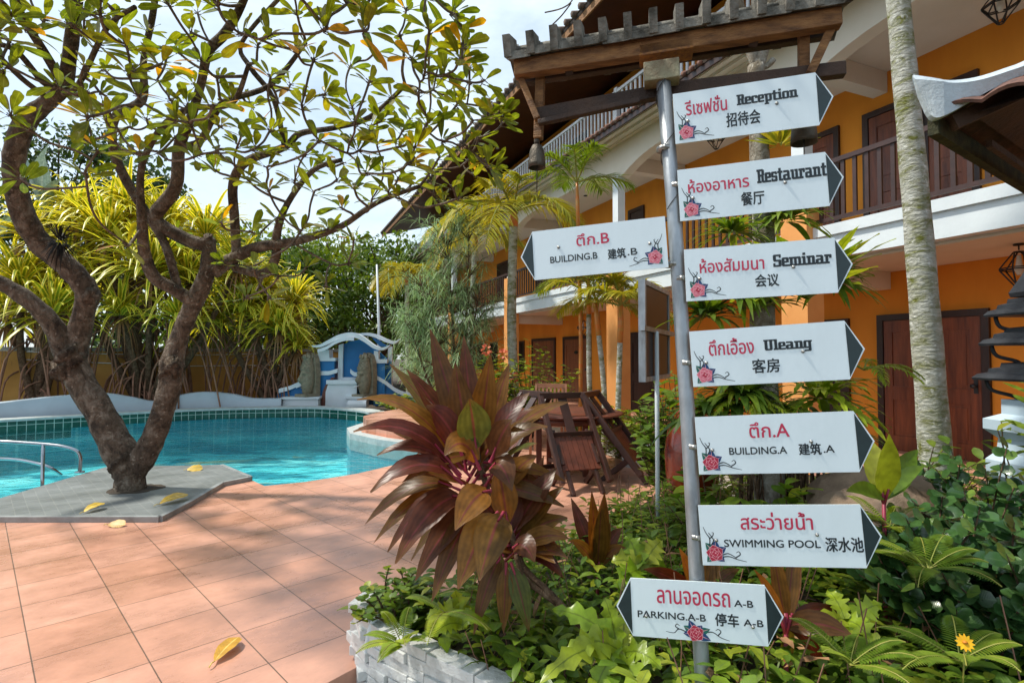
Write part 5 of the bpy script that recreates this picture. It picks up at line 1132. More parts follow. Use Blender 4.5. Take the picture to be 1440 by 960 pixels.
# ================================================================== CORDYLINE
cp = thing('cordyline_plant', gp(813, 905, -.05), 'large red brown leaved cordyline leaning over the white planter', 'plant')
m = MB(); CY = 2.45
base = at(822, 880, 2.25)
for pts, r in (([(822, 885, 2.25), (775, 835, 2.3), (735, 795, 2.35), (715, 740, 2.4), (690, 700, 2.45), (672, 640, 2.5)], .014), ([(822, 885, 2.25), (785, 850, 2.3), (740, 815, 2.3), (726, 780, 2.3)], .012)):
    m.tube(crv([at(*q) for q in pts], 4), r, 8)
m.build('stem', M['brownstem'], cp); ml = MB(); ms = MB()
def cl(bx_, by, tx, ty, w_=46, sag=30, db=0, dt=0, rnd=None):
    p0 = at(bx_, by, CY + db); p2 = at(tx, ty, CY + dt); mid = (p0 + p2) / 2 + Z * (sag * CY / FPX); W = w_ * .82 * CY / FPX
    ml.mi = 1; ml.tube([p0, p0.lerp(mid, .25), p0.lerp(mid, .5)], [.008, .006, .004], 6, False); ml.mi = 0
    ml.leaf(p0.lerp(mid, .22), mid, p2, W, 'lan', 9, .22, up=Vector((U(-.15, .15), -.75, .7)) if abs(tx - bx_) < 60 else Vector((0, -.5, .85)), rnd=random.random() if rnd is None else rnd, wave=.03)
for q in [(662, 650, 605, 463, 44, 0, 0, .1), (668, 640, 652, 472, 40, 0, .1, .2), (672, 640, 690, 498, 46, 0, 0, -.05), (660, 650, 640, 510, 46, 5, -.1, -.1), (678, 640, 716, 512, 40, 5, .15, .2), (684, 640, 745, 552, 40, 20, 0, .1), (655, 650, 572, 520, 40, 22, .1, .2), (650, 655, 548, 512, 34, 30, .2, .4), (650, 660, 502, 562, 38, 62, 0, -.1), (648, 668, 497, 607, 40, 55, -.1, -.2), (648, 672, 530, 640, 34, 46, -.1, -.1), (650, 680, 521, 692, 44, 52, -.15, -.3), (690, 640, 800, 565, 36, 30, .1, .3), (688, 650, 770, 600, 38, 26, -.1, -.1),
          (650, 690, 512, 738, 36, 50, -.05, -.1), (655, 700, 525, 764, 34, 52, 0, -.15), (655, 700, 545, 776, 36, 50, -.15, -.2), (660, 700, 556, 792, 52, 45, -.15, -.35), (668, 705, 578, 788, 30, 36, 0, 0), (672, 710, 584, 816, 48, 30, -.1, -.2), (680, 715, 607, 846, 44, 40, -.12, -.25), (700, 720, 644, 828, 56, 22, -.2, -.4), (708, 720, 674, 816, 56, 18, -.2, -.42), (690, 690, 640, 745, 50, 20, -.25, -.4), (675, 660, 625, 640, 46, 40, -.3, -.4), (670, 640, 660, 560, 52, 10, -.3, -.35), (690, 650, 720, 590, 46, 12, -.25, -.3), (650, 640, 600, 570, 44, 20, -.2, -.25), (690, 660, 720, 690, 44, 30, -.25, -.35),
          (715, 760, 783, 657, 44, 10, -.05, .1), (720, 765, 792, 684, 38, 12, 0, .05), (722, 770, 798, 728, 42, 18, -.05, 0), (725, 775, 800, 757, 40, 20, -.1, -.1), (725, 780, 793, 813, 34, 28, -.1, -.15), (718, 790, 744, 888, 34, 12, -.15, -.2), (712, 790, 708, 890, 28, 12, -.15, -.2), (708, 780, 666, 892, 30, 28, -.1, -.2), (705, 775, 688, 842, 30, 14, -.1, -.15), (720, 750, 735, 640, 42, 5, .1, .15), (728, 760, 765, 640, 30, 5, .15, .3), (715, 745, 700, 650, 46, 5, -.1, -.1), (722, 770, 752, 790, 40, 20, -.15, -.25), (710, 750, 660, 700, 40, 25, .05, .1), (700, 700, 755, 640, 40, 18, .05, .1), (695, 690, 770, 690, 40, 30, .05, .15)]:
    cl(*q)
for k in range(34):
    if k % 3: bx0, by0, R0 = 668, 665, U(90, 150)
    else: bx0, by0, R0 = 720, 768, U(60, 95)
    a_ = U(-.3, 3.5); cl(bx0 + U(-14, 14), by0 + U(-25, 25), bx0 + R0 * math.cos(a_), by0 - R0 * math.sin(a_) * .95 + 15, U(30, 42), U(8, 34), U(-.05, .2), U(-.25, .45))
ml.build('foliage', [M['cord'], M['cordstem']], cp)
m = MB(); 
for tx, ty, w_ in ((745, 888, 30), (706, 892, 26)): pass
def small_cordyline(px, py, Y, leaves, label, mk='cord', stem_to=None):
    b = at(px, py, Y); t = thing('young_cordyline', Vector((b.x, b.y, -.1)), label, 'plant', 'young cordylines in the bed'); ml = MB(); ms = MB(); ms.tube([Vector((b.x, b.y, -.1)), b + Z * .05], .009, 7)
    for k in range(5): a = k * 1.25; ms.tube([b - Z * .04, b + Vector((math.cos(a) * .025, math.sin(a) * .025, .05))], .006, 5)
    for tx, ty, w_, sg in leaves:
        p2 = at(tx, ty, Y + U(-.2, .2)); mid = (b + p2) / 2 + Z * (sg * Y / FPX); ml.leaf(b, mid, p2, w_ * Y / FPX, 'lan', 8, .3, up=Vector((U(-.2, .2), -.8, .5)), wave=.03)
    ml.build('foliage', M[mk], t); ms.build('stem', M['cordstem'], t)
small_cordyline(840, 800, 3.1, [(803, 700, 22, 5), (832, 690, 20, 0), (850, 692, 24, 0), (858, 735, 18, 5), (815, 735, 20, 8), (875, 742, 20, 18), (800, 760, 18, 18), (846, 706, 26, 0), (880, 770, 16, 20)], 'small upright red cordyline between the large one and the pole')
small_cordyline(1105, 880, 2.15, [(1085, 760, 24, 0), (1120, 745, 22, 0), (1200, 895, 34, 20), (1105, 955, 26, 20), (1165, 960, 24, 40), (1060, 800, 18, 10), (1180, 860, 20, 25), (1125, 770, 20, 0)], 'half dried cordyline drooping beside the parking sign')
small_cordyline(988, 850, 2.6, [(955, 770, 26, 0), (1010, 760, 26, 0), (905, 800, 24, 20), (1000, 775, 24, 0), (1040, 800, 20, 20), (970, 700, 20, 0)], 'red stemmed cordyline directly behind the parking sign')
small_cordyline(1243, 700, 2.7, [(1222, 615, 38, 0), (1290, 632, 34, 5), (1300, 655, 20, 14), (1250, 610, 34, 0), (1190, 690, 24, 12)], 'broad green leaved seedling right of the building A arrow', 'palm')

# ================================================================== WHITE PLANTER WALL
WA, WB, WC = at(522, 862, 2.72), at(742, 962, 2.12), at(900, 1080, 1.75)
pw = [Vector((WA.x - .03, WA.y + .3, .27)), Vector((WA.x, WA.y, .25)), Vector((WB.x, WB.y, .235)), Vector((WC.x, WC.y, .22))]
t = thing('white_planter', (WA.x, WA.y, -.1), 'white painted low brick planter wall, chipped and weathered', 'planter')
M['whitebrick'] = mat('white_painted_brick', (.68, .69, .68), (.36, .36, .34), 9, .75, .7, 26, lo=.48, hi=.82)
C = crv(pw, 8); m = MB()
cum = [0]
for a, b in zip(C, C[1:]): cum.append(cum[-1] + (b - a).length)
def along(s):
    for i in range(len(C) - 1):
        if cum[i + 1] >= s or i == len(C) - 2:
            k = (s - cum[i]) / max(1e-6, cum[i + 1] - cum[i]); d = (C[i + 1] - C[i]); d.z = 0; return C[i].lerp(C[i + 1], k), d.normalized()
for row in range(7):
    s = -.0 - (.13 if row % 2 else 0) - U(0, .05)
    while s < cum[-1]:
        s0 = max(0, s); s1 = min(cum[-1], s + .265)
        if s1 - s0 > .02:
            p, d = along((s0 + s1) / 2); nn = Vector((d.y, -d.x, 0)); p = p + nn * U(-.006, .006); z1 = p.z - row * .048
            m.box((p.x, p.y, z1 - .023), s1 - s0 - .003, .1 + U(-.006, .006), .045, (d + Z * U(-.02, .02)).normalized(), nn, Z)
        s += .27
m.build('brick', M['whitebrick'], t, bevel=.0035)
m = MB(); 
for i in range(len(C) - 1): a, b = C[i] - Z * .2, C[i + 1] - Z * .2; m.bar(a + Z * .03, b + Z * .03, .078, .26)
m.build('mortar_core', M['whitebrick'], t)
m = MB(); a = WA + Vector((.05, -.055, .02)); m.tube(crv([a, a + Vector((-.03, -.03, -.04)), a + Vector((-.05, -.02, -.13)), a + Vector((-.06, .0, -.2))], 5), .012, 7); m.build('hose', M['white'], t)
m = MB(); m.slab([(WA.x + .03, WA.y), (WA.x + .05, WA.y + .35), (-.2, 3.35), (.3, 3.95), (.95, 4.75), (1.3, 5.3), (1.75, 5.1), (4.5, 5.5), (4.5, 1.4), (1.2, 1.2), (WC.x, WC.y), (WB.x, WB.y)], -.109, .13); struct(m, 'bed_soil', M['soil'])
# pebbles at the foot of the planter
m = MB()
for k in range(260):
    x = U(-.95, -.2); y = U(1.7, 2.7)
    if y > 2.65 + (x + .75) * -.75: continue
    r = U(.008, .02); m.smooth = True; m.lathe([(r * .5, -.6 * r), (r, 0), (r * .6, r * .6), (.001, r * .7)], (x, y, -.085 + r * .5), 6)
tag(m.build('pebbles', M['boundcap']), 'loose pale pebbles at the foot of the white planter', 'pebbles', kind='stuff')

# ================================================================== BED PLANTS
def fern(px, py, Y, n, L_, label, mk='fern', grp='sword ferns in the bed', e=(.3, 1.2), bias=None, nl=26):
    b = at(px, py, Y); t = thing('sword_fern', b, label, 'fern', grp); ml = MB(); ms = MB()
    for k in range(n):
        a = k * 2.39996 + U(-.3, .3); d = Vector((math.cos(a), math.sin(a), 0)) * 1 + Z * U(*e)
        if bias: d = d * .55 + Vector(bias)
        d.normalize(); l = L_ * U(.75, 1.1); p1 = b + d * l * .55; p2 = b + d * l * .85 - Z * l * .3; pts = [b * ((1 - s) ** 2) + p1 * (2 * s * (1 - s)) + p2 * s * s for s in [i / 6 for i in range(7)]]; ms.tube(pts, .0022, 4, False); r = random.random()
        for i in range(nl):
            s = .12 + .88 * i / (nl - 1); q = b * ((1 - s) ** 2) + p1 * (2 * s * (1 - s)) + p2 * s * s; tg = ((p1 - b) * (1 - s) + (p2 - p1) * s).normalized(); sd_ = tg.cross(Z).normalized(); ll = L_ * .15 * math.sin(math.pi * (.25 + .72 * s))
            for g in (-1, 1): ml.dleaf(q, sd_ * g + tg * .25 + Z * .05, ll, ll * .28, .12, prof='lan', n=2, fold=.1, rnd=min(.99, r * .7 + U(0, .3)))
    ml.build('frond', M[mk], t); ms.build('stalk', M['palmstem'], t)
fern(565, 905, 2.42, 9, .26, 'yellow green fern growing over the left end of the white planter', 'lime', bias=(-.2, -.35, .1))
fern(625, 860, 2.3, 4, .28, 'bright fern frond hanging down the white planter front', 'lime', bias=(-.05, -.5, -.1))
fern(690, 840, 2.6, 9, .36, 'green fern under the large cordyline')
fern(1305, 800, 2.2, 9, .36, 'sword fern at the right below the round leaved shrub')
fern(1350, 930, 1.8, 8, .3, 'sword fern in the lower right corner near the yellow flower')
fern(1250, 745, 2.7, 9, .34, 'pale sword fern right of the swimming pool arrow', 'lime')
fern(1195, 935, 1.85, 7, .28, 'sword fern at the bottom edge right of the parking sign')
fern(520, 860, 2.85, 7, .2, 'small fern at the terrace corner beside the planter')
def lobed(px, py, Y, leaves, label):
    b = at(px, py, Y); t = thing('lobed_fern', b, label, 'fern', 'broad lime ferns in the bed'); ml = MB()
    for tx, ty, w_, sg, dt in leaves:
        p2 = at(tx, ty, Y + dt); ml.leaf(b + rv(.02), (b + p2) / 2 + Z * (sg * Y / FPX), p2, w_ * Y / FPX, 'lob', 16, .15, up=Vector((U(-.2, .2), -.75, .65)), wave=.09)
    ml.build('frond', M['lime'], t)
lobed(875, 915, 2.1, [(778, 858, 44, 30, .1), (797, 915, 46, 26, -.1), (830, 985, 40, 20, -.15), (850, 840, 40, 8, .1), (905, 980, 44, 10, -.2), (760, 960, 40, 40, -.2), (880, 850, 36, 5, .2), (930, 940, 40, 20, -.1)], 'large lime fern with wavy leaves left of the parking sign')
lobed(655, 880, 2.4, [(600, 868, 40, 22, 0), (625, 845, 40, 10, .05), (640, 830, 44, 0, .1), (690, 870, 34, 20, 0), (605, 895, 30, 18, -.08)], 'lime fern with upright broad leaf at the middle of the white planter')
lobed(1190, 870, 2.2, [(1240, 850, 40, 10, 0), (1165, 830, 36, 10, .1), (1225, 905, 44, 20, -.1), (1150, 900, 40, 20, -.15)], 'lime fern right of the parking sign arrow')
lobed(905, 800, 2.9, [(860, 790, 40, 15, 0), (880, 750, 38, 10, .1), (930, 760, 40, 10, .1), (870, 830, 44, 18, -.2), (940, 800, 40, 10, .1)], 'lime fern behind the left arrow of the parking sign')
# generic ground cover, uncountable
BED = [(WA.x + .05, WA.y + .02), (WA.x + .1, WA.y + .3), (-.15, 3.2), (.35, 3.9), (1.0, 4.7), (1.4, 5.2), (2.6, 5.3), (4.4, 5.2), (4.4, 1.5), (1.1, 1.3), (WC.x, WC.y), (WB.x, WB.y)]
m = MB(); k = 0
while k < 3400:
    x = U(-.9, 4.4); y = U(1.25, 5.3)
    if not inpoly(x, y, BED): continue
    k += 1; h = U(.12, .36) + .09 * math.sin(x * 5) * math.cos(y * 4); p = Vector((x, y, .1)); tp = p + Vector((U(-.1, .1), U(-.1, .1), max(.05, h))); nl = random.randint(4, 7); r = random.random() ** 1.3 * .8; sz = U(.05, .1)
    for j in range(nl):
        s = U(.45, 1); q = p.lerp(tp, s); a = j * 2.4 + U(-.4, .4); m.dleaf(q, (math.cos(a), math.sin(a), U(.1, .8)), sz * U(.8, 1.3), sz * U(.4, .58), U(.1, .5), prof='ell', n=3, fold=.2, rnd=min(.99, r + U(0, .2)))
tag(m.build('ground_cover', M['cover']), 'mixed low leafy ground cover filling the bed', 'ground cover', kind='stuff')
m = MB(); ms = MB()
for k in range(420):
    x = U(-.3, 4.2); y = U(1.5, 5.0)
    if not inpoly(x, y, BED): continue
    p = Vector((x, y, .1)); ms_ = p + Vector((U(-.15, .15), U(-.15, .15), U(.2, .55))); ms.tube([p, (p + ms_) / 2 + rv(.03), ms_], .0025, 4, False)
    for j in range(3): a = U(0, 6.28); m.dleaf(p, (math.cos(a), math.sin(a), U(.9, 2.4)), U(.2, .45), U(.014, .026) if k % 3 else U(.035, .055), U(.1, .6), prof='bld' if k % 3 else 'lan', n=5)
ml = MB()
for k in range(240):
    x = U(-.5, 4.0); y = U(1.35, 5.0)
    if not inpoly(x, y, BED): continue
    a = U(0, 6.28); ml.dleaf((x, y, U(.14, .42)), (math.cos(a), math.sin(a), U(-.4, .6)), U(.08, .2), U(.02, .045), U(-.2, .6), prof='lan', n=5, wave=.12)
tag(ml.build('dry_leaves', M['brownleaf']), 'curled dry brown leaves caught among the ground cover', 'dead leaves', kind='stuff')
o = m.build('grass_blades', M['fern']); tag(o, 'thin arching grass blades among the ground cover', 'grass', kind='stuff')
tag(ms.build('dry_stems', M['root']), 'thin dry brown stems among the ground cover', 'stems', kind='stuff')
def stemplant(mk, name, px, py, Y, n, spread, hgt, sz, prof, label, cat='shrub', grp=None, nl=16, asp=.5, base_z=.1, wood='brownstem', upv=None):
    b = at(px, py, Y); b = Vector((b.x, b.y, base_z)); t = thing(name, b, label, cat, grp); ml = MB(); ms = MB()
    for k in range(n):
        a = k * 2.4 + U(-.4, .4); rr = spread * math.sqrt(U(.02, 1)); tp = b + Vector((math.cos(a) * rr, math.sin(a) * rr, hgt * U(.5, 1.05) * (1.1 - .35 * rr / spread))); C = crv([b, b.lerp(tp, .5) + rv(.06) + Z * .05, tp], 5); ms.tube(C, [.007 - .0004 * i for i in range(len(C))], 5, False)
        for j in range(nl):
            s = .3 + .7 * j / (nl - 1); q = C[min(len(C) - 1, int(s * (len(C) - 1)))]; an = j * 2.4; d = Vector((math.cos(an), math.sin(an), U(.05, .7))); ml.dleaf(q, d, sz * U(.75, 1.2), sz * asp * U(.85, 1.15), U(0, .3), prof=prof, n=4, fold=.18, rnd=min(.99, random.random() * .75 + .25 * (s > .93)), up=(upv or Z) + rv(.35))
    ml.build('foliage', M[mk], t); ms.build('stem', M[wood], t); return t
for px, py, Y, n, sp_, h, lb in [(1330, 800, 2.55, 30, .36, .78, 'glossy dark round leaved shrub left of the pale pedestal'), (1420, 820, 2.3, 34, .4, .72, 'glossy dark round leaved shrub at the right edge'), (1390, 745, 3.0, 26, .34, .95, 'taller round leaved shrub in front of the pale pedestal')]:
    stemplant('carissa', 'round_leaf_shrub', px, py, Y, int(n * 1.7), sp_, h, .072, 'rnd', lb, 'shrub', 'round leaved shrubs', 26, .9, upv=Vector((-.2, -.75, .75)))
stemplant('cover', 'leafy_plant', 1395, 940, 1.75, 16, .28, .42, .09, 'ell', 'green leafy plant in the lower right corner under the yellow flower', 'plant', None, 14)
stemplant('cover', 'trailing_ivy', 560, 850, 2.75, 26, .24, .34, .05, 'ell', 'small leaved trailing vine on the left end of the planter', 'vine', None, 16, .8)
stemplant('cover', 'leafy_plant', 790, 960, 2.0, 12, .2, .34, .08, 'ell', 'leafy green plant at the bottom edge left of the pole', 'plant', None, 12)
# yellow flower
t = thing('yellow_flower', at(1357, 903, 1.72), 'small yellow daisy like flower in the lower right', 'flower'); c = at(1357, 903, 1.72); m = MB(); f = Vector((-.25, -.8, .5)).normalized(); s = f.orthogonal().normalized(); b = f.cross(s)
for k in range(12): a = k * 6.283 / 12; d = s * math.cos(a) + b * math.sin(a); m.leaf(c, c + d * .014, c + d * .026, .011, 'obo', 3, .1, up=f)
m.build('petal', M['petal'], t); m = MB(); m.lathe([(.001, -.004), (.008, 0), (.006, .004), (.001, .006)], c, 8); m.build('centre', mat('orange_centre', (.6, .2, .01), None, 40), t); m = MB(); m.tube([c, c + Vector((.02, .05, -.3))], .0025, 5); m.build('stem', M['palmstem'], t)
# boulder
m = MB(); c = at(1238, 712, 3.5) - Vector((0, .4, 0)); rows = []
for i in range(15):
    a = math.pi * i / 14; rows.append([Vector((c.x, c.y + .4, c.z - .18)) + Vector((math.sin(a) * math.cos(b) * .52, math.sin(a) * math.sin(b) * .4, math.cos(a) * .38)) * (1 + .1 * math.sin(b * 3 + a * 2) + .06 * math.sin(b * 7 + a * 5)) for b in [2 * math.pi * k / 24 for k in range(25)]])
m.smooth = True; m.grid(rows); tag(m.build('boulder', M['boulder']), 'tan boulder in the bed behind the swimming pool sign', 'boulder')

# ================================================================== EPIPHYTE TREE BEHIND THE SIGNS
EY = 3.9; b = xat(1085, EY, -.1)
t = thing('epiphyte_tree', b, 'pale grey trunk behind the signs overgrown with ferns and orchids', 'tree'); m = MB()
C = [b, at(1080, 640, EY), at(1072, 480, EY), at(1074, 330, EY), at(1068, 220, EY), at(1066, 150, EY), at(1063, 92, EY)]
m.tube(crv(C, 4), crv1([.11, .1, .085, .075, .066, .06, .056], 4), 10); m.tube(crv([C[-1], at(1052, 60, EY), at(1040, 10, EY - .05), at(1030, -60, EY - .1)], 4), .035, 8); m.tube(crv([C[-1] - Z * .05, at(1078, 50, EY), at(1082, 0, EY), at(1090, -80, EY)], 4), .045, 8); m.tube(crv([C[-1] - Z * .03, at(1080, 92, EY), at(1087, 84, EY)], 3), .022, 7); m.build('trunk', M['greytrunk'], t)
m = MB()
for k in range(90):
    a = U(0, 6.28); r = U(.05, .3); q = at(1080 + U(-45, 70), 655 + U(-25, 15), EY) + Vector((0, U(-.15, .1), 0)); m.tube([q, q + Vector((U(-.03, .03), U(-.03, .03), -.2)), q + Vector((U(-.05, .05), U(-.05, .05), -U(.35, .6)))], .006, 4, False)
m.build('aerial_root', M['brownstem'], t)
def epi(name, px, py, n, L_, W, mk, label, prof='ell', droop=.4, e=(.0, 1.2), dy=-.12, grp='plants growing on the grey trunk', wave=.04, nseg=7):
    c = at(px, py, EY) + Vector((0, dy, 0)); t = thing(name, c, label, 'plant', grp); m = MB()
    for k in range(n):
        a = k * 2.39996; d = Vector((math.cos(a), math.sin(a) - .25, U(*e))); m.dleaf(c + d * .03, d, L_ * U(.7, 1.15), W * U(.8, 1.2), droop * U(.5, 1.4), prof=prof, n=nseg, fold=.15, wave=wave)
    m.build('leaf_rosette', M[mk], t); return c
epi('birds_nest_fern', 1120, 425, 34, .66, .12, 'lime', 'birds nest fern with long yellow green leaves between the seminar and uleang signs', 'lan', .25, (.3, 1.6))
epi('orchid_clump', 1020, 335, 78, .3, .03, 'fern', 'narrow leaved clump just under the restaurant sign, left of the trunk', 'bld', .5)
epi('orchid_clump', 1090, 318, 68, .3, .045, 'fern', 'leafy clump wrapped round the trunk under the restaurant sign', 'lan', .5)
epi('orchid_clump', 1030, 420, 74, .3, .05, 'cover', 'dark leafy clump under the left half of the seminar sign', 'lan', .6)
epi('orchid_clump', 1085, 215, 30, .22, .035, 'palmy', 'yellowish sprigs on the trunk between the reception and restaurant signs', 'lan', .1)
epi('staghorn_fern', 1140, 560, 51, .42, .075, 'lime', 'lobed green fern under the right half of the uleang sign', 'lob', .5, nseg=14)
epi('orchid_clump', 1030, 560, 102, .36, .05, 'cover', 'tangled leafy clump under the left half of the uleang sign', 'lan', .55)
epi('orchid_clump', 1085, 590, 85, .34, .04, 'fern', 'mixed green clump above the building A sign', 'lan', .5)
epi('orchid_clump', 1150, 405, 68, .34, .05, 'fern', 'leafy clump behind the bottom edge of the seminar sign, right of the trunk', 'lan', .5)
epi('birds_nest_fern', 1050, 440, 27, .42, .09, 'lime', 'smaller yellow green nest fern left of the trunk between the seminar and uleang signs', 'lan', .3, (.2, 1.5))
epi('orchid_clump', 1150, 600, 78, .38, .05, 'fern', 'green clump behind the top edge of the building A sign at the right', 'lan', .5)
epi('orchid_clump', 985, 450, 61, .32, .05, 'mid', 'leafy clump right behind the pole beside the seminar sign', 'lan', .5)
epi('orchid_clump', 985, 580, 61, .34, .06, 'mid', 'leafy clump right behind the pole beside the uleang sign', 'lan', .5)
for px, py, lb in [(1050, 570, 'light fern between the uleang and building A signs'), (1215, 520, 'fern frond poking out right of the uleang arrow')]:
    c = at(px, py, EY - .2); t = thing('hanging_fern', c, lb, 'fern', 'plants growing on the grey trunk'); ml = MB(); ms = MB()
    for k in range(6): frond(ml, ms, c, (math.cos(k * 1.1), math.sin(k * 1.1) - .4, .5), .4, 22, .07, .014, .5, .6)
    ml.build('frond', M['lime'], t); ms.build('stalk', M['palmstem'], t)
stemplant('cover', 'leafy_plant', 1010, 690, 3.6, 18, .4, .72, .16, 'ell', 'broad leaved plant between the pole and the building A sign', 'plant', None, 9)
stemplant('cover', 'leafy_plant', 1130, 700, 3.4, 16, .4, .6, .16, 'ell', 'broad leaved plant between the building A and swimming pool signs', 'plant', None, 9)
stemplant('mid', 'leafy_plant', 1290, 690, 4.4, 26, .5, .75, .14, 'ell', 'light green plant below the door at the palm trunk', 'plant', None, 12)
# shrubs between patio and hotel
stemplant('lightl', 'flowering_shrub', 745, 590, 9.7, 60, 1.0, 1.75, .12, 'ell', 'light green bush with coral flowers behind the patio chair', 'shrub', 'shrubs in the hotel bed', 26, .5, 0)
stemplant('mid', 'flowering_shrub', 690, 600, 9.5, 36, .7, 1.7, .12, 'ell', 'green bush behind the tall red cordyline leaves', 'shrub', 'shrubs in the hotel bed', 22, .5, 0)
stemplant('lightl', 'leafy_shrub', 878, 640, 8.0, 34, .6, .75, .13, 'ell', 'low green shrub beside the gravel path', 'shrub', 'shrubs in the hotel bed', 18, .5, 0)
stemplant('mid', 'leafy_shrub', 926, 600, 6.2, 16, .26, 1.35, .15, 'ell', 'broad leaved shrub behind the black board', 'shrub', 'shrubs in the hotel bed', 14, .55, 0)
stemplant('mid', 'leafy_shrub', 945, 640, 5.6, 26, .4, 1.3, .18, 'ell', 'leafy shrub between the black board and the pole', 'shrub', 'shrubs in the hotel bed', 12, .55, 0)
stemplant('lightl', 'leafy_shrub', 560, 580, 14.2, 26, .7, .55, .16, 'ell', 'low bush at the right foot of the fountain wall', 'shrub', None, 16, .5, 0)
stemplant('lightl', 'leafy_shrub', 620, 590, 12.4, 36, .8, .9, .14, 'ell', 'golden green bush beside the raised pool step', 'shrub', None, 18, .5, 0)
for px, py, lb in ((684, 492, 'coral flower head above the red cordyline tips'), (708, 498, 'coral flower head right of its twin above the bush'), (722, 530, 'coral flower head low on the light bush')):
    c = at(px, py, 9.2); t = MB()
    for k in range(30): d = rv(1).normalized(); t.dleaf(c + d * .05, d, .07, .05, 0, prof='rnd', n=3)
    tag(t.build('coral_flower', M['pinkpetal']), lb, 'flower', 'coral flower heads')
# low white pot by the column
m = MB(); c = xat(893, 7.6, -.05); m.lathe([(.12, 0), (.17, .05), (.2, .25), (.22, .3), (.2, .34), (.16, .32)], c, 18); tag(m.build('flower_pot', M['white']), 'white pot among the shrubs below the black board', 'pot')

# ================================================================== RIGHT SIDE: LAMP ON PEDESTAL, PAVILION ROOF CORNER
LY = 3.7; lc = xat(1468, LY, 0); t = thing('tiered_lamp', Vector((lc.x, lc.y, -.1)), 'black three tiered temple lamp on a pale blue pedestal at the right edge', 'lamp'); RX = BD; 
m = MB(); m.lathe([(.34, -.1), (.34, .3), (.3, .34), (.26, .4), (.26, .62), (.31, .68), (.31, .78), (.25, .84), (.24, .93), (.32, .99), (.32, 1.06), (.22, 1.1), (.22, 1.2), (.0, 1.2)], lc, 4, sq=True); m.build('pedestal', M['greyblue'], t)
m = MB(); m.tube([lc + Z * 1.2, lc + Z * 2.1], .07, 10); m.build('lamp_post', M['lampdark'], t)
for zz, r in ((1.36, .37), (1.6, .33), (1.8, .3)):
    m = MB(); m.lathe([(r, zz - .03), (r * 1.02, zz - .015), (r * .93, zz + .012), (r * .78, zz + .025), (r * .76, zz + .05), (r * .6, zz + .062), (r * .58, zz + .09), (.08, zz + .1)], lc, 4, sq=True); m.build('roof_tier', M['lampdark'], t)
    m = MB()
    for k in range(4):
        a = k * math.pi / 2 + math.pi / 4; d = Vector((math.cos(a), math.sin(a), 0)); m.tube(crv([lc + d * r * .8 + Z * (zz - .03), lc + d * r * .72 + Z * (zz - .1), lc + d * r * .4 + Z * (zz - .14), lc + d * .08 + Z * (zz - .2)], 4), .014, 6)
    m.build('scroll_bracket', M['lampdark'], t)
m = MB(); m.lathe([(.16, 1.9), (.17, 1.93), (.1, 2.05), (.03, 2.2), (.001, 2.3)], lc, 4, sq=True); m.build('finial', M['lampdark'], t)
c = xat(1432, 3.4, 0); stemplant('lightl', 'leafy_shrub', 1450, 640, 3.25, 12, .25, 1.55, .15, 'lan', 'yellow green leafy branches in front of the tiered lamp', 'shrub', None, 9, .32)
# pavilion roof corner
PY = 3.0; P0 = at(1288, 128, PY); t = thing('pavilion_roof', P0, 'white ridged pavilion roof corner jutting in at the upper right', 'roof'); e2 = Vector((.815, .579, 0)); e1 = Vector((.579, -.815, 0)); HN = (e1 + e2).normalized(); M['hip'] = mat('stained_pale_ridge', (.52, .6, .66), (.36, .42, .46), 5, .7, .4, 30, lo=.45, hi=.8)
m = MB(); top = [at(1283, 107, 3.0), at(1305, 112, 2.97), at(1330, 117, 2.95), at(1366, 113, 2.9), at(1405, 101, 2.83), at(1440, 87, 2.77), at(1520, 40, 2.6)]
bot = [at(1300, 160, 3.0), at(1310, 171, 2.99), at(1330, 164, 2.97), at(1368, 142, 2.92), at(1405, 123, 2.85), at(1440, 108, 2.79), at(1520, 62, 2.62)]
tp = crv(top, 4); bo = crv(bot, 4); rows = []
for i, (a, b) in enumerate(zip(tp, bo)):
    wd = .012 + .02 * min(1, i / 6); back = HN.cross(Z).normalized() * wd * 2
    rows.append([b, b.lerp(a, .45) - back * .5, a - Vector((0, 0, .012)) - back * .2, a, a + back * .5 , a + back - Z * .03, b + back, b])
m.grid(rows); m.add(rows[0][:7], [tuple(range(7))]); m.build('hip_ridge', M['hip'], t)
m = MB(); cor = at(1310, 168, 3.0)
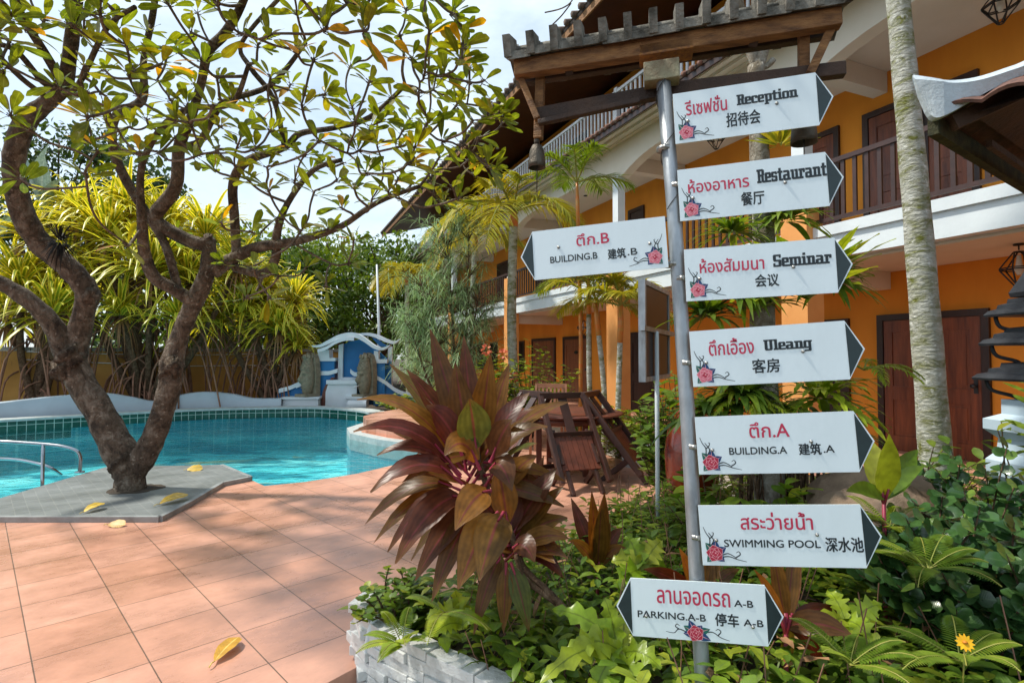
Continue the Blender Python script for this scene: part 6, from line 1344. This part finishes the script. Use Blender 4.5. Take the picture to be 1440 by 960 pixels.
up_pt = cor + HN * 2.2 + Z * .95
A1 = cor + e1 * 2.4 + Z * .02; A2 = cor + e2 * 2.0 + Z * .0
for (q, k) in ((A1, 0), (A2, 1)):
    e = (q - cor); L_ = e.length; e.normalize(); inn = (up_pt - cor); inn = inn - e * inn.dot(e); inn = inn.normalized()
    n_ = 11
    for j in range(n_):
        s0, s1 = L_ * j / n_, L_ * (j + 1) / n_; rws = []
        for ss in range(7):
            s = s0 + (s1 - s0) * ss / 6; h = .034 * math.sin(math.pi * ss / 6) + .008; w_ = min(1.6, s * 1.1 + .02); b_ = cor + e * s; nn = e.cross(inn).normalized(); nn = nn if nn.z > 0 else -nn
            rws.append([b_ + nn * h, b_ + inn * w_ + nn * h, b_ + inn * w_ + nn * (h + .018), b_ + nn * (h + .018), b_ + nn * h])
        m.grid(rws)
m.build('roof_tile', M['redtile'], t)
m = MB(); m.bar(cor - Z * .03 + e2 * .02, A2 - Z * .03, .05, .1); m.build('eave_beam', mat('mossy_beam', (.06, .06, .02), (.02, .02, .012), 12, .9, .6), t)
m = MB(); m.bar(cor + HN * .1 - Z * .03, up_pt - Z * .05, .06, .08); m.bar(cor + e2 * .5 + e1 * .12 - Z * .06, A2 + e1 * .12 - Z * .06, .03, .04)
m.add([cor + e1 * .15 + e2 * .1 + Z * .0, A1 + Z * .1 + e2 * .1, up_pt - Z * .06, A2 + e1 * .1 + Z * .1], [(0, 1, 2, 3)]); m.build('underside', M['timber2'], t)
m = MB(); q = cor + HN * 1.3; m.tube([Vector((q.x + .6, q.y + .5, -.1)), Vector((q.x + .6, q.y + .5, q.z + .3))], .08, 10); m.build('post', M['white'], t)
# bare twig at the top of the sky gap
m = MB(); 
for pts in ([(815, -30, 4), (805, 0, 4), (790, 12, 4), (766, 18, 4)], [(803, 5, 4), (790, 22, 4), (777, 35, 4)]): m.tube(crv([at(*q) for q in pts], 4), .005, 5)
tag(m.build('bare_twig', M['twig']), 'thin bare twig hanging into the sky at the top', 'twig')
